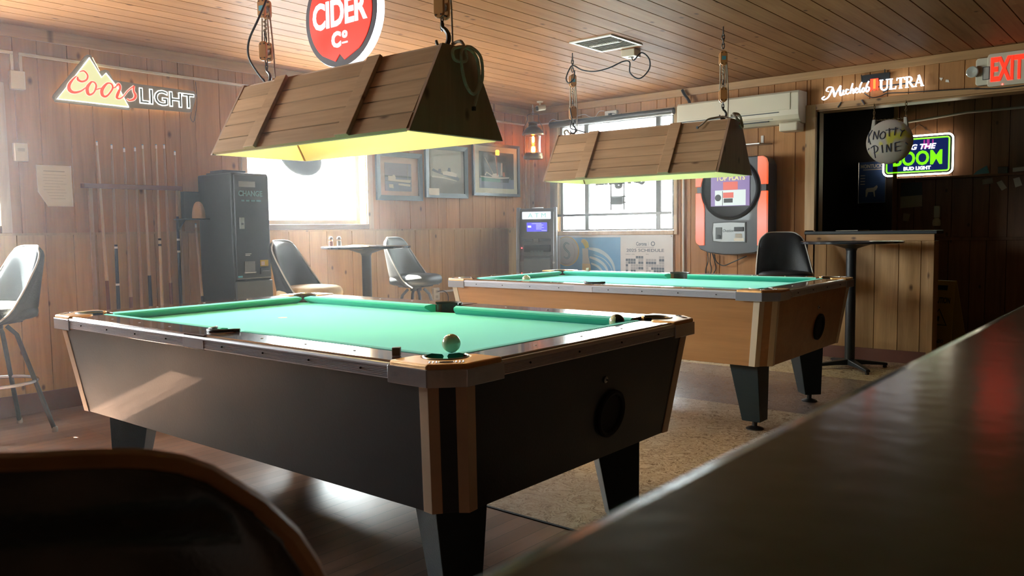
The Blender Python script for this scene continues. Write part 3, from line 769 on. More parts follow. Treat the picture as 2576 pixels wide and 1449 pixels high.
def chalk(label, loc, rz):
    bm = NB(); cbox(bm, (0, 0, 0.011), (0.022, 0.022, 0.022)); lathe(bm, [(0.008, 0.0222), (0.006, 0.0226), (0.0001, 0.0222)], seg=12, mi=1)
    tag(obj('chalk_cube', bm, [M['chalk'], M['sticker']], bevel=0.001, loc=loc, rot=(0, 0, rz)), label, 'chalk')
chalk('grey chalk cube on the long rail beside the near bronze corner', (4.0, -5.56, 0.7905), 0.7)
chalk('chalk cube on the far rail of the oak table', (1.98, -1.74, 0.7905), 0.3)

# ------------------------------------------------------------------ hanging lamps
def lamp(label, loc, rz, bulb_col, power, lining):
    t = thing('pool_table_lamp', label, 'lamp', loc, rz)
    LB_, WB_, WT, HH, LT = 1.33, 0.525, 0.147, 0.337, 1.33
    hb, ht, th = WB_/2, WT/2, 0.014
    d = Vector((0, hb-ht, -HH)); slope = d.length
    for sy in (-1, 1):
        bm = NB(); n = 5
        for k in range(n):
            f0, f1 = k/n, (k+1)/n-0.004
            def P(f, o_): return (sy*(ht+(hb-ht)*f+o_*HH/slope), HH*(1-f)+o_*(hb-ht)/slope)
            q = [P(f0, 0), P(f1, 0), P(f1-0.006, th), P(f0+0.008, th)]
            loft(bm, [[(-LB_/2, y, z) for y, z in q], [(LB_/2, y, z) for y, z in q]])
        q = [P(0, 0.0), P(1, 0.0), P(1, -0.004), P(0, -0.004)]
        sd = obj('side_boards', bm, M['lamp_wood'], t)
        bm = NB(); loft(bm, [[(-LB_/2+0.012, y, z) for y, z in q], [(LB_/2-0.012, y, z) for y, z in q]]); obj('lining', bm, lining, sd)
        for bx in (-0.33, 0.33) if sy == 1 else (-0.345, 0.30):
            bm = NB(); w_ = 0.04
            q2 = [P(-0.01, th), P(1.0, th), P(1.0, th+0.018), P(-0.01, th+0.018)]
            loft(bm, [[(bx-w_, y, z) for y, z in q2], [(bx+w_, y, z) for y, z in q2]]); obj('batten', bm, M['lamp_wood'], t, bevel=0.002)
    bm = NB(); box(bm, -LT/2, LT/2, -ht, ht, HH, HH+0.014); obj('top_board', bm, M['lamp_wood'], t, bevel=0.002)
    for sx in (-1, 1):
        bm = NB(); xe = sx*LB_/2
        q = [(-hb-0.012, 0), (hb+0.012, 0), (ht+0.012, HH+0.015), (-ht-0.012, HH+0.015)]
        loft(bm, [[(xe, y, z) for y, z in q], [(xe+sx*0.018, y, z) for y, z in q]]); e_ = obj('end_board', bm, M['lamp_end'], t, bevel=0.002)
        bm = NB(); q = [(-hb+0.012, 0), (hb-0.012, 0), (ht, HH-0.006), (-ht, HH-0.006)]
        loft(bm, [[(xe-sx*0.001, y, z) for y, z in q], [(xe-sx*0.004, y, z) for y, z in q]]); obj('lining', bm, lining, e_)
    bm = NB(); lathe(bm, [(0.013, -0.5), (0.016, -0.49), (0.016, 0.49), (0.013, 0.5)], (0, 0, HH-0.055), 12, 'x')
    obj('tube_bulb', bm, em('lit_tube_'+label[:6], bulb_col, power), t, smooth=True)
    bm = NB(); box(bm, -0.52, 0.52, -0.03, 0.03, HH-0.035, HH-0.005); obj('fixture', bm, M['white_pl'], t, bevel=0.003)
    return t
L1 = lamp('big weathered wooden trough lamp over the black pool table, warm light inside', (2.70, -4.663, 1.50), 0.018, (1, 0.78, 0.36), 60, M['lamp_in'])
L2 = lamp('brown wooden trough lamp over the oak pool table, greenish light inside', (2.644, -2.001, 1.469), 0.033, (0.80, 1.0, 0.62), 34, M['lamp_in'])

def pulley(t, z, up=True, mat=None, name='pulley_block', sticker=True, dx=0.0):
    """wooden cheek block: two cheeks with rivets and a sheave"""
    bm = NB()
    sh = rrect(0.046, 0.095, 0.021, 5)
    for sy in (-1, 1):
        loft(bm, [[(x+dx, sy*0.013, zz+z) for x, zz in sh], [(x+dx, sy*0.026, zz+z) for x, zz in sh]])
    p = obj(name, bm, M['pulley'], t, bevel=0.002)
    bm = NB(); lathe(bm, [(0.018, -0.010), (0.014, -0.004), (0.014, 0.004), (0.018, 0.010)], (dx, 0, z), 16, 'y'); obj('sheave', bm, M['steel'], p, smooth=True)
    for rx, rz_ in ((-0.012, 0.034), (0.012, 0.034), (-0.012, -0.034), (0.012, -0.034)):
        bm = NB(); lathe(bm, [(0.0035, -0.0275), (0.0035, 0.0275)], (dx+rx, 0, z+rz_), 8, 'y'); obj('rivet', bm, M['darksteel'], p)
    if sticker:
        bm = NB(); box(bm, dx-0.013, dx+0.013, -0.0275, -0.0262, z-0.012, z+0.012); obj('sticker', bm, M['sticker'], p)
    return p
def link_chain(bm, x, y, z0, z1, r=0.010, w=0.0028):
    z = z0; k = 0
    while z < z1-1e-4:
        L_ = r*2.6
        pts = []
        for i in range(12):
            a = 2*PI*i/12; c, s = math.cos(a)*r*.62, math.sin(a)*r*1.5
            pts.append((x+(c if k % 2 == 0 else 0), y+(0 if k % 2 == 0 else c), z+L_/2+s))
        tube(bm, pts, w, 6, closed=True); z += L_*0.82; k += 1
def hookshape(bm, z, s=1.0, y=0.0):
    pts = [(0, y, z+0.05*s), (0, y, z+0.035*s), (0.010*s, y, z+0.026*s), (0.018*s, y, z+0.012*s), (0.016*s, y, z-0.006*s), (0.002*s, y, z-0.018*s), (-0.014*s, y, z-0.010*s), (-0.019*s, y, z+0.004*s)]
    P = smooth_path(pts, 4); n = len(P); tube(bm, P, [0.0035*s+0.003*s*math.sin(PI*i/(n-1)) for i in range(n)], 8)
def tackle(label, loc, zl, rz, big=False, seed=0):
    """ceiling hook, two blocks and the rope between them; local z is measured down from the ceiling"""
    t = thing('pulley_tackle', label, 'pulley', (loc[0], loc[1], ZC), rz, group='pulley tackles holding the lamps')
    zl -= ZC
    bm = NB(); tube(bm, [(0, 0, 0.0), (0, 0, -0.035)], 0.004, 8); link_chain(bm, 0, 0, -0.14, -0.03, 0.013, 0.0035); obj('ceiling_hook', bm, M['darksteel'], t, smooth=True)
    pulley(t, -0.205)
    lo = zl+0.165
    pulley(t, lo, sticker=False)
    bm = NB(); top = -0.235
    tube(bm, [(0.017, 0, top), (0.019, 0.002, lo+0.03)], 0.0038, 7)
    tube(bm, [(-0.017, 0, top), (-0.021, -0.002, lo+0.03)], 0.0038, 7)
    tube(bm, [(0.024, 0.006, -0.2), (0.038, 0.012, lo), (0.036, 0.02, zl+0.018)], 0.0038, 7)
    # knot under the upper block
    kn = [(0.003*math.cos(i*1.9)*1.5, 0.006*math.sin(i*1.9), top-0.02-i*0.006) for i in range(10)]
    tube(bm, smooth_path(kn, 3), 0.0055, 7)
    tube(bm, [(0, 0, top-0.07), (0.004, 0, lo+0.055)], 0.0038, 7)
    obj('rope', bm, M['rope'], t, smooth=True)
    bm = NB()
    link_chain(bm, 0, 0, lo+0.045, lo+0.075, 0.011, 0.003); link_chain(bm, 0, 0, lo-0.09, lo-0.045, 0.012, 0.003)
    hookshape(bm, zl+0.022+0.01, 1.15 if not big else 1.6); obj('hook', bm, M['darksteel'], t, smooth=True)
    bm = NB(); tube(bm, smooth_path([(-0.014, 0, zl-0.002), (-0.012, 0, zl+0.012), (0, 0, zl+0.018), (0.012, 0, zl+0.012), (0.014, 0, zl-0.002)], 4), 0.003, 7); obj('eye_bolt', bm, M['darksteel'], t, smooth=True)
    return t
tackle('two-block rope tackle hooked to the left end of the lamp over the black table', (2.10, -4.674, 0), 1.852, 0.25)
tackle('rope tackle with a big hook at the right end of the black table lamp', (3.30, -4.652, 0), 1.852, 0.2, big=True)
tackle('two-block rope tackle at the left end of the lamp over the oak table', (2.05, -2.02, 0), 1.822, 0.9)
tackle('two-block rope tackle in front of the air conditioner', (3.235, -1.982, 0), 1.822, 0.65)

def rope_thing(name, label, cat, pts, r, mat, n=6, tips=None):
    bm = NB(); tube(bm, smooth_path(pts, n), r, 8)
    if tips:
        for p in tips: cbox(bm, p, (0.012, 0.012, 0.016), 1)
    return tag(obj(name, bm, [mat, M['black']], smooth=True), label, cat)
xe = 3.395
rope_thing('rope_coil', 'coiled pale rope tied on the end board of the lamp over the black table', 'rope',
    [(xe-0.06, -4.632, 1.870), (xe+0.0, -4.64, 1.868), (xe+0.006, -4.62, 1.80), (xe+0.009, -4.69, 1.79), (xe+0.012, -4.70, 1.83), (xe+0.016, -4.63, 1.845), (xe+0.016, -4.57, 1.81), (xe+0.012, -4.555, 1.72), (xe+0.010, -4.585, 1.67), (xe+0.010, -4.63, 1.70), (xe+0.012, -4.655, 1.77), (xe+0.018, -4.66, 1.83), (xe+0.018, -4.61, 1.85), (xe+0.018, -4.55, 1.82), (xe+0.012, -4.535, 1.74), (xe+0.010, -4.56, 1.68), (xe+0.010, -4.585, 1.62)], 0.0065, M['rope'], tips=[(xe+0.010, -4.587, 1.612)])
rope_thing('rope_end', 'frayed rope tail knotted on the lamp over the oak table', 'rope',
    [(3.275, -1.965, 1.832), (3.24, -1.99, 1.845), (3.20, -2.03, 1.838), (3.17, -2.07, 1.826), (3.155, -2.10, 1.80), (3.13, -2.125, 1.775)], 0.006, M['rope'], tips=[(3.127, -2.13, 1.772)])
rope_thing('rope_knot', 'knotted bunch of rope on the right end of the lamp over the oak table', 'rope',
    [(3.28, -1.96, 1.85), (3.31, -1.95, 1.855), (3.335, -1.93, 1.835), (3.342, -1.96, 1.81), (3.335, -2.0, 1.83), (3.315, -2.0, 1.856), (3.34, -1.965, 1.85), (3.345, -1.93, 1.80), (3.34, -1.91, 1.775), (3.343, -1.935, 1.77), (3.345, -1.97, 1.79)], 0.0075, M['rope'])
rope_thing('rope_end', 'short rope stub on the left top corner of the lamp over the oak table', 'rope',
    [(2.0, -2.05, 1.826), (1.995, -2.055, 1.85), (2.015, -2.05, 1.86), (2.03, -2.045, 1.84), (2.05, -2.05, 1.829)], 0.008, M['rope'])
rope_thing('power_cord', 'black cord winding down the left tackle to the lamp over the black table', 'cord',
    [(2.14, -4.66, 2.425), (2.16, -4.70, 2.36), (2.175, -4.70, 2.28), (2.12, -4.72, 2.17), (2.06, -4.74, 2.07), (2.05, -4.74, 1.99), (2.08, -4.72, 1.92), (2.12, -4.70, 1.864)], 0.0055, M['black'])
# junction box and its cord
t = thing('junction_box', 'cream electrical junction box on the ceiling beside the vent', 'junction box', (2.42, -1.80, ZC), 0.1)
bm = NB(); box(bm, -0.055, 0.055, -0.055, 0.055, -0.052, 0.0); obj('cover', bm, M['cream_pl'], t, bevel=0.006)
bm = NB(); lathe(bm, [(0.022, -0.058), (0.022, -0.052)], (0, 0, 0), 16); obj('socket', bm, M['white_pl'], t)
rope_thing('power_cord', 'black cord looping from the junction box to the lamp over the oak table', 'cord',
    [(2.44, -1.82, 2.367), (2.47, -1.84, 2.34), (2.51, -1.80, 2.395), (2.55, -1.76, 2.35), (2.56, -1.78, 2.27), (2.51, -1.83, 2.205), (2.45, -1.86, 2.25), (2.44, -1.85, 2.33), (2.40, -1.88, 2.335), (2.33, -1.95, 2.29), (2.24, -2.0, 2.27), (2.14, -2.02, 2.29), (2.07, -2.04, 2.33), (2.04, -2.05, 2.30), (2.02, -2.06, 2.24), (2.05, -2.07, 2.20), (2.09, -2.06, 2.23), (2.09, -2.05, 2.29)], 0.005, M['black'])
rope_thing('power_cord', 'short black cord from the left hook into the lamp over the oak table', 'cord',
    [(2.06, -2.07, 2.02), (2.09, -2.09, 1.93), (2.07, -2.08, 1.87), (2.12, -2.06, 1.85), (2.18, -2.04, 1.829)], 0.0045, M['black'])
# ceiling vent
t = thing('ceiling_vent', 'dirty white slatted air vent in the ceiling over the oak table', 'vent', (2.415, -2.12, ZC), 0.0)
bm = NB(); a, b = 0.175, 0.205
for (x0, x1, y0, y1) in ((-a, a, -b, -b+0.025), (-a, a, b-0.025, b), (-a, -a+0.025, -b+0.025, b-0.025), (a-0.025, a, -b+0.025, b-0.025)):
    box(bm, x0, x1, y0, y1, -0.009, 0.0)
obj('frame', bm, M['white_pl'], t, bevel=0.002)
bm = NB(); box(bm, -a+0.025, a-0.025, -b+0.025, b-0.025, -0.002, 0.0); obj('duct', bm, M['blackmat'], t)
for k in range(11):
    y = -b+0.042+k*0.0325
    bm = NB(); loft(bm, [[(x, y-0.009, -0.010), (x, y+0.006, -0.004), (x, y+0.006, -0.002), (x, y-0.009, -0.008)] for x in (-a+0.025, a-0.025)]); obj('slat', bm, M['white_pl'], t)
bm = NB(); box(bm, -0.125, 0.125, -0.006, 0.0, -0.0125, -0.010)
for k in range(17):
    x = -0.12+k*0.0145
    box(bm, x, x+0.006, -0.034, -0.006, -0.0125, -0.010)
obj('damper', bm, M['white_pl'], t)
# ------------------------------------------------------------------ signs and things on the left wall
def onA(name, label, cat, y, z, x=0.001, group=None): return thing(name, label, cat, (x, y, z), A_ROT, group)
def loc2(pts, u, z): return [(a-u, b-z) for a, b in pts]
M['amber_em'] = em('lit_cream_acrylic', (0.80, 0.80, 0.40), 0.62)
M['white_em'] = em('lit_white_tube', (0.92, 1.0, 0.98), 3.0)
M['red_em'] = em('lit_red_acrylic', (0.95, 0.07, 0.035), 0.95)
M['glow_back'] = em('warm_led_strip', (1.0, 0.82, 0.36), 4.5)
U, Z_ = -4.38, 2.12
t = onA('beer_sign', 'lit mountain-shaped beer sign high on the left wall', 'sign', U, Z_, 0.014)
outer = loc2([(-4.656, 2.308), (-4.634, 2.306), (-4.585, 2.21), (-4.546, 2.226), (-4.524, 2.219), (-4.497, 2.164), (-4.324, 2.159), (-3.92, 2.157), (-3.902, 2.134), (-3.945, 2.009), (-3.965, 2.001), (-4.386, 1.992), (-4.4, 1.973), (-4.872, 1.977), (-4.888, 2.002), (-4.881, 2.021), (-4.675, 2.294)], U, Z_)
inner = loc2([(-4.649, 2.286), (-4.578, 2.169), (-4.549, 2.201), (-4.461, 2.096), (-4.406, 1.993), (-4.862, 1.997)], U, Z_)
bm = NB(); prism(bm, outer, -0.028, -0.022); obj('backplate', bm, pm('taupe_sign_plate', (0.27, 0.23, 0.18), 0.3), t, bevel=0.002)
bm = NB(); sc = 0.93; cx = sum(p[0] for p in outer)/len(outer); cz = sum(p[1] for p in outer)/len(outer)
tube(bm, [(cx+(x-cx)*sc, -0.012, cz+(z-cz)*sc) for x, z in outer], 0.004, 6, closed=True); obj('led_strip', bm, M['glow_back'], t)
bm = NB(); prism(bm, inner, -0.036, -0.029); obj('mountain', bm, M['amber_em'], t, bevel=0.002)
bm = NB(); tube(bm, [(x, -0.037, z) for x, z in inner], 0.0038, 6, closed=True); obj('mountain_outline', bm, M['white_em'], t)
strokes = [
 ([(-4.731, 2.152), (-4.729, 2.134), (-4.705, 2.125), (-4.676, 2.141), (-4.668, 2.17), (-4.689, 2.195), (-4.717, 2.186)], [.008, .016, .012, .010, .010, .008, .005], False),
 ([(-4.738, 2.156), (-4.763, 2.129), (-4.786, 2.092), (-4.785, 2.062), (-4.758, 2.049), (-4.717, 2.062), (-4.685, 2.088)], [.005, .010, .018, .024, .016, .010, .006], False),
 ([(-4.652, 2.124), (-4.674, 2.09), (-4.672, 2.054), (-4.656, 2.047), (-4.632, 2.066), (-4.617, 2.104), (-4.623, 2.126), (-4.639, 2.132)], [.012, .020, .020, .012, .009, .011, .010, .008], True),
 ([(-4.551, 2.128), (-4.580, 2.088), (-4.580, 2.055), (-4.561, 2.045), (-4.537, 2.064), (-4.511, 2.104), (-4.514, 2.130), (-4.531, 2.137)], [.012, .020, .020, .012, .009, .011, .010, .008], True),
 ([(-4.62, 2.083), (-4.6, 2.092), (-4.581, 2.098)], [.006, .007, .006], False),
 ([(-4.513, 2.108), (-4.493, 2.114), (-4.470, 2.138), (-4.459, 2.116), (-4.480, 2.067), (-4.484, 2.046), (-4.464, 2.043), (-4.436, 2.066), (-4.408, 2.102), (-4.364, 2.139)], [.006, .007, .014, .013, .018, .014, .008, .006, .006, .008], False),
 ([(-4.364, 2.139), (-4.370, 2.107), (-4.358, 2.075), (-4.372, 2.049), (-4.402, 2.038), (-4.417, 2.048)], [.010, .012, .018, .014, .010, .008], False)]
bmw, bmr = NB(), NB()
for P, W_, cl in strokes:
    P = loc2(P, U, Z_)
    ribbon(bmw, P, [v+.008 for v in W_], -0.0385, -0.037, closed=cl); ribbon(bmr, P, W_, -0.041, -0.0388, closed=cl)
obj('script_outline', bmw, em('lit_pink_edge', (1.0, 0.70, 0.55), 0.8), t); obj('script_lettering', bmr, M['red_em'], t)
bm = NB(); text(bm, 'LIGHT', 0.053, 0.455, -0.093, 0.016, -0.030, 0.002, bold=0.035); obj('letter_outline', bm, M['white_em'], t)
bm = NB(); text(bm, 'LIGHT', 0.058, 0.450, -0.087, 0.010, -0.0325, 0.002, bold=-0.004); obj('letter_face', bm, pm('grey_green_letters', (0.12, 0.15, 0.12), 0.5), t)
rope_thing('sign_cord', 'thin cord hanging below the right end of the mountain-shaped beer sign', 'cord', [(0.012, -3.93, 2.02), (0.01, -3.94, 1.97), (0.01, -3.92, 1.94), (0.01, -3.90, 2.0), (0.01, -3.885, 2.1), (0.01, -3.89, 2.235)], 0.002, M['black'])

def conduit(name, label, pts, r=0.009, mat=None, group=None):
    bm = NB(); tube(bm, pts, r, 8); return tag(obj(name, bm, mat or M['white_paint'], smooth=True), label, 'conduit', group)
bm = NB(); box(bm, 0.001, 0.017, -10, -5.09, 2.247, 2.266); box(bm, 0.001, 0.017, -5.108, -5.09, 2.14, 2.247)
tag(obj('cable_raceway', bm, M['white_paint'], bevel=0.003), 'short white raceway dropping into the left side of the wall box', 'conduit')
bm = NB(); box(bm, 0.001, 0.017, -5.058, -0.03, 2.245, 2.264); box(bm, 0.001, 0.017, -5.058, -5.04, 2.14, 2.245)
tag(obj('cable_raceway', bm, M['white_paint'], bevel=0.003), 'long white raceway along the top of the left wall', 'conduit')
conduit('cable_raceway', 'white raceway along the top of the back wall beside the lantern', [(0.08, -0.01, 2.255), (1.01, -0.01, 2.245)])
conduit('cable_raceway', 'white vertical pipe between the back window and the jukebox', [(1.90, -0.022, 0.10), (1.90, -0.022, 2.0)], 0.011)
def wallbox(label, y0, y1, z0, z1, d=0.035, name='wall_box', cat='switch box', mat='white_pl'):
    t = onA(name, label, cat, (y0+y1)/2, (z0+z1)/2); w_, h_ = y1-y0, z1-z0
    bm = NB(); box(bm, -w_/2, w_/2, -d, 0, -h_/2, h_/2); obj('cover', bm, M[mat], t, bevel=0.004); return t, w_, h_
wallbox('blank cream box under the raceway on the left wall', -5.117, -5.035, 2.034, 2.147)
t, w_, h_ = wallbox('cream thermostat box above the white paper notice', -5.12, -5.043, 1.59, 1.703)
bm = NB(); box(bm, -0.02, 0.02, -0.038, -0.035, 0.005, 0.025); obj('display', bm, M['paperdim'], t)
# paper notice
t = onA('paper_notice', 'white paper notice with a cut corner on the left wall', 'notice', -4.885, 1.445)
bm = NB(); prism(bm, loc2([(-4.991, 1.577), (-4.781, 1.578), (-4.779, 1.314), (-4.934, 1.314), (-4.988, 1.407)], -4.885, 1.445), -0.004, -0.002); obj('sheet', bm, M['paper'], t)
bm = NB(); box(bm, -0.065, 0.062, -0.0048, -0.0042, 0.091, 0.097)
for k, (a, b) in enumerate([(-.07, .07), (-.07, .065), (-.07, .05), (-.06, .07), (-.07, .03), (-.07, .06), (-.05, .07), (-.04, .05), (-.03, .06)]): box(bm, a, b, -0.0048, -0.0042, 0.07-k*0.019, 0.072-k*0.019)
obj('print', bm, M['paperdim'], t)

# cue rack
t = onA('cue_rack', 'wooden wall rack holding the pool cues', 'cue rack', -4.37, 0.12, 0.02)
bm = NB(); box(bm, -0.375, 0.30, -0.028, -0.021, 1.315, 1.345); box(bm, -0.375, 0.30, -0.072, -0.060, 1.315, 1.345); box(bm, -0.375, -0.365, -0.060, -0.028, 1.315, 1.345); box(bm, 0.29, 0.30, -0.060, -0.028, 1.315, 1.345)
obj('top_rail', bm, M['base_red'], t, bevel=0.003)
bm = NB(); box(bm, -0.375, 0.30, -0.12, 0, 0.0, 0.03); box(bm, -0.375, 0.30, -0.125, -0.115, 0.03, 0.05); obj('bottom_shelf', bm, M['trim_y'], t, bevel=0.003)
for sx in (-0.31, 0.30):
    bm = NB(); box(bm, sx-0.012, sx+0.012, -0.02, 0, 0.03, 1.315); obj('stile', bm, M['trim_z'], t, bevel=0.002)
wd = {'maple': pm('maple_shaft', (0.50, 0.36, 0.19), 0.3, var=0.1), 'brown': pm('brown_cue_butt', (0.16, 0.06, 0.03), 0.3, var=0.2), 'dark': pm('navy_black_cue_butt', (0.015, 0.025, 0.04), 0.3), 'pale': pm('cream_cue_butt', (0.62, 0.52, 0.34), 0.3), 'mid': pm('reddish_cue_shaft', (0.36, 0.23, 0.11), 0.3, var=0.1)}
def cue(label, yt, zt, yb, zb, shaft, butt, jz, xt=0.055, xb=0.09, ring=None, grp='pool cues in the wall rack', x_w=None):
    P1 = Vector((xt, yt, zt)); P0 = Vector((xb, yb, zb)); ax = (P1-P0); L_ = ax.length
    t = thing('pool_cue', label, 'pool cue', P0, group=grp, rot=ax.to_track_quat('Z', 'Y').to_euler())
    jl = (jz-zb)/(zt-zb)*L_; rj = 0.0135-(0.0135-0.0062)*jl/L_
    def R_(l): return 0.0150-(0.0150-0.0064)*l/L_
    bm = NB(); lathe(bm, [(0.013, 0.0), (R_(0), 0.008), (R_(0), 0.02)], seg=12); obj('bumper', bm, M['black'], t, smooth=True)
    bm = NB(); lathe(bm, [(R_(0.02), 0.02), (R_(jl), jl)], seg=12); obj('butt', bm, wd[butt], t, smooth=True)
    bm = NB(); lathe(bm, [(R_(jl)*.98, jl), (R_(L_-0.03), L_-0.03)], seg=12); obj('shaft', bm, wd[shaft], t, smooth=True)
    bm = NB(); lathe(bm, [(0.0064, L_-0.03), (0.0064, L_-0.006)], seg=10); obj('ferrule', bm, M['paper'], t)
    bm = NB(); lathe(bm, [(0.0062, L_-0.006), (0.004, L_), (0.0001, L_)], seg=10); obj('tip', bm, M['sticker'], t)
    if ring:
        for rz_ in ring:
            l = (rz_-zb)/(zt-zb)*L_; bm = NB(); lathe(bm, [(R_(l)+0.0008, l-0.007), (R_(l)+0.0008, l+0.007)], seg=12); obj('ring', bm, M['white_pl'] if butt == 'dark' else M['black'], t)
    return t
zf = 0.152
cue('pale straight cue, leftmost in the wall rack', -4.632, 1.747, -4.612, zf, 'maple', 'brown', 0.82)
cue('cue with a dark blue-black butt, second from the left in the wall rack', -4.537, 1.732, -4.560, zf, 'mid', 'dark', 1.06, ring=[1.04, 0.79])
cue('plain cue, third from the left in the wall rack', -4.454, 1.715, -4.474, zf, 'mid', 'brown', 0.70)
cue('reddish cue, fourth from the left in the wall rack', -4.380, 1.725, -4.398, zf, 'mid', 'brown', 0.60)
cue('pale-shafted cue in the middle of the rack with a navy butt', -4.326, 1.746, -4.333, zf, 'maple', 'dark', 0.84)
cue('cream-butted cue with black rings, left of the three at the right of the rack', -4.231, 1.753, -4.258, zf, 'maple', 'pale', 1.10, ring=[1.09, 1.05])
cue('slim reddish cue directly right of the cream-butted cue', -4.173, 1.757, -4.186, zf, 'mid', 'brown', 0.78)
cue('black cue with silver rings, rightmost in the wall rack', -4.096, 1.716, -4.118, zf, 'mid', 'dark', 1.25, ring=[1.085, 1.0])
cue('lone pool cue leaning below the small shelf beside the change machine', -3.955, 1.20, -3.955, 0.001, 'maple', 'dark', 0.67, xt=0.045, xb=0.16, grp=None)

# little shelf with black box and cap
t = onA('wall_shelf', 'small black shelf between the cues and the change machine', 'shelf', -4.01, 1.235, 0.024)
bm = NB(); box(bm, -0.10, 0.13, -0.16, 0, -0.01, 0.0); obj('board', bm, M['black'], t, bevel=0.002)
for sx in (-0.08, 0.10):
    bm = NB(); prism_pts = [(0, -0.01), (-0.12, -0.01), (0, -0.10)]
    loft(bm, [[(sx, a, b) for a, b in prism_pts], [(sx+0.008, a, b) for a, b in prism_pts]]); obj('bracket', bm, M['black'], t)
bm = NB(); box(bm, 0.026, 0.075, -4.055, -3.93, 1.237, 1.43); tag(obj('black_box', bm, M['black'], bevel=0.006), 'flat black box standing on the small wall shelf against the wall', 'box')
bm = NB()
loft(bm, [[(0.13+(0.045*s)*math.cos(2*PI*i/16), -3.975+(0.045*s+.002)*math.sin(2*PI*i/16), 1.2365+z) for i in range(16)] for s, z in ((1.0, 0), (0.98, 0.03), (0.85, 0.07), (0.62, 0.10), (0.35, 0.116), (0.08, 0.120))])
tag(obj('cloth_bag', bm, pm('pale_cloth', (0.50, 0.38, 0.28), 0.8, bump=0.3, bscale=20), smooth=True), 'pale rounded cloth bag on the small wall shelf', 'bag')

# change machine
t = onA('change_machine', 'tall black change machine against the left wall beside the window', 'change machine', -3.77, 0.0, 0.03)
bm = NB(); box(bm, -0.155, 0.155, -0.46, 0, 0.0, 0.62); obj('stand', bm, M['steelgrey'], t, bevel=0.006)
bm = NB(); box(bm, -0.15, 0.15, -0.45, 0, 0.62, 1.55); obj('cabinet', bm, M['black'], t, bevel=0.012, seg=3)
fr_ = NB(); box(fr_, -0.135, 0.14, -0.466, -0.45, 0.80, 1.535); dr = obj('door', fr_, M['black'], t, bevel=0.006)
bm = NB(); box(bm, -0.145, 0.145, -0.472, -0.45, 0.625, 0.785); obj('lower_panel', bm, M['steelgrey'], t, bevel=0.004)
bm = NB(); box(bm, -0.10, 0.03, -0.468, -0.466, 1.45, 1.49); obj('reflection_strip', bm, M['steel'], dr)  # steel strip stands in for a reflection on the glossy cabinet
bm = NB(); text(bm, 'CHANGE', -0.105, 0.085, 1.385, 1.425, -0.466, 0.003, bold=0.03); box(bm, -0.085, -0.06, -0.468, -0.466, 1.348, 1.360); box(bm, -0.048, -0.02, -0.468, -0.466, 1.348, 1.360); box(bm, -0.008, 0.026, -0.468, -0.466, 1.348, 1.360); box(bm, 0.034, 0.072, -0.468, -0.466, 1.348, 1.360)
obj('lettering', bm, pm('teal_lettering', (0.12, 0.24, 0.26), 0.5), dr)
bm = NB(); box(bm, -0.106, -0.070, -0.474, -0.466, 1.155, 1.235); lathe(bm, [(0.008, -0.482), (0.008, -0.474)], (-0.088, 0, 1.19), 12, 'y', mi=1); obj('lock_plate', bm, [M['steel'], M['black']], dr, bevel=0.001)
bm = NB(); box(bm, -0.067, -0.02, -0.468, -0.466, 0.975, 0.980); box(bm, -0.067, -0.03, -0.468, -0.466, 0.965, 0.970); obj('small_print', bm, M['paperdim'], dr)
bm = NB(); box(bm, -0.078, 0.004, -0.474, -0.466, 0.850, 0.925); box(bm, -0.082, 0.008, -0.480, -0.466, 0.842, 0.852); obj('coin_cup', bm, M['steel'], dr, bevel=0.002)
bm = NB(); box(bm, 0.05, 0.115, -0.469, -0.466, 0.885, 0.93); box(bm, 0.056, 0.085, -0.4705, -0.469, 0.892, 0.920, 1); obj('bill_sticker', bm, [pm('yellow_sticker', (0.55, 0.42, 0.05), 0.5), M['paper']], dr)
bm = NB(); box(bm, 0.045, 0.125, -0.482, -0.466, 0.83, 0.872); box(bm, 0.055, 0.115, -0.484, -0.482, 0.85, 0.854, 1); obj('bill_slot', bm, [M['black'], M['steel']], dr, bevel=0.002)
bm = NB(); box(bm, -0.13, -0.095, -0.4675, -0.466, 0.812, 0.824); obj('teal_tag', bm, M['sticker'], dr)
bm = NB(); box(bm, 0.12, 0.34, -3.90, -3.68, 1.551, 1.562); box(bm, 0.14, 0.32, -3.88, -3.70, 1.562, 1.578)
tag(obj('tray', bm, M['black'], bevel=0.003), 'black tray lying on top of the change machine', 'tray')

# dark round float hanging in the left window
t = thing('hanging_buoy', 'dark oval sign silhouetted in the bright left window', 'hanging sign', (0.05, -3.02, 1.73), A_ROT)
bm = NB()
secs = []
for k in range(9):
    a = -PI/2+PI*k/8; s = math.cos(a)*0.985+0.015; y = math.sin(a)*0.02
    secs.append([(0.205*s*math.cos(2*PI*i/32), y, 0.145*s*math.sin(2*PI*i/32)+0.03*s*math.cos(2*PI*i/32)*-1) for i in range(32)])
loft(bm, secs); obj('disc', bm, M['black'], t, smooth='all')
bm = NB(); tube(bm, [(-0.1, 0, 0.13), (-0.07, 0.0, 0.29)], 0.0015, 6); tube(bm, [(0.1, 0, 0.11), (0.07, 0.0, 0.29)], 0.0015, 6); obj('hanging_wire', bm, M['darksteel'], t)

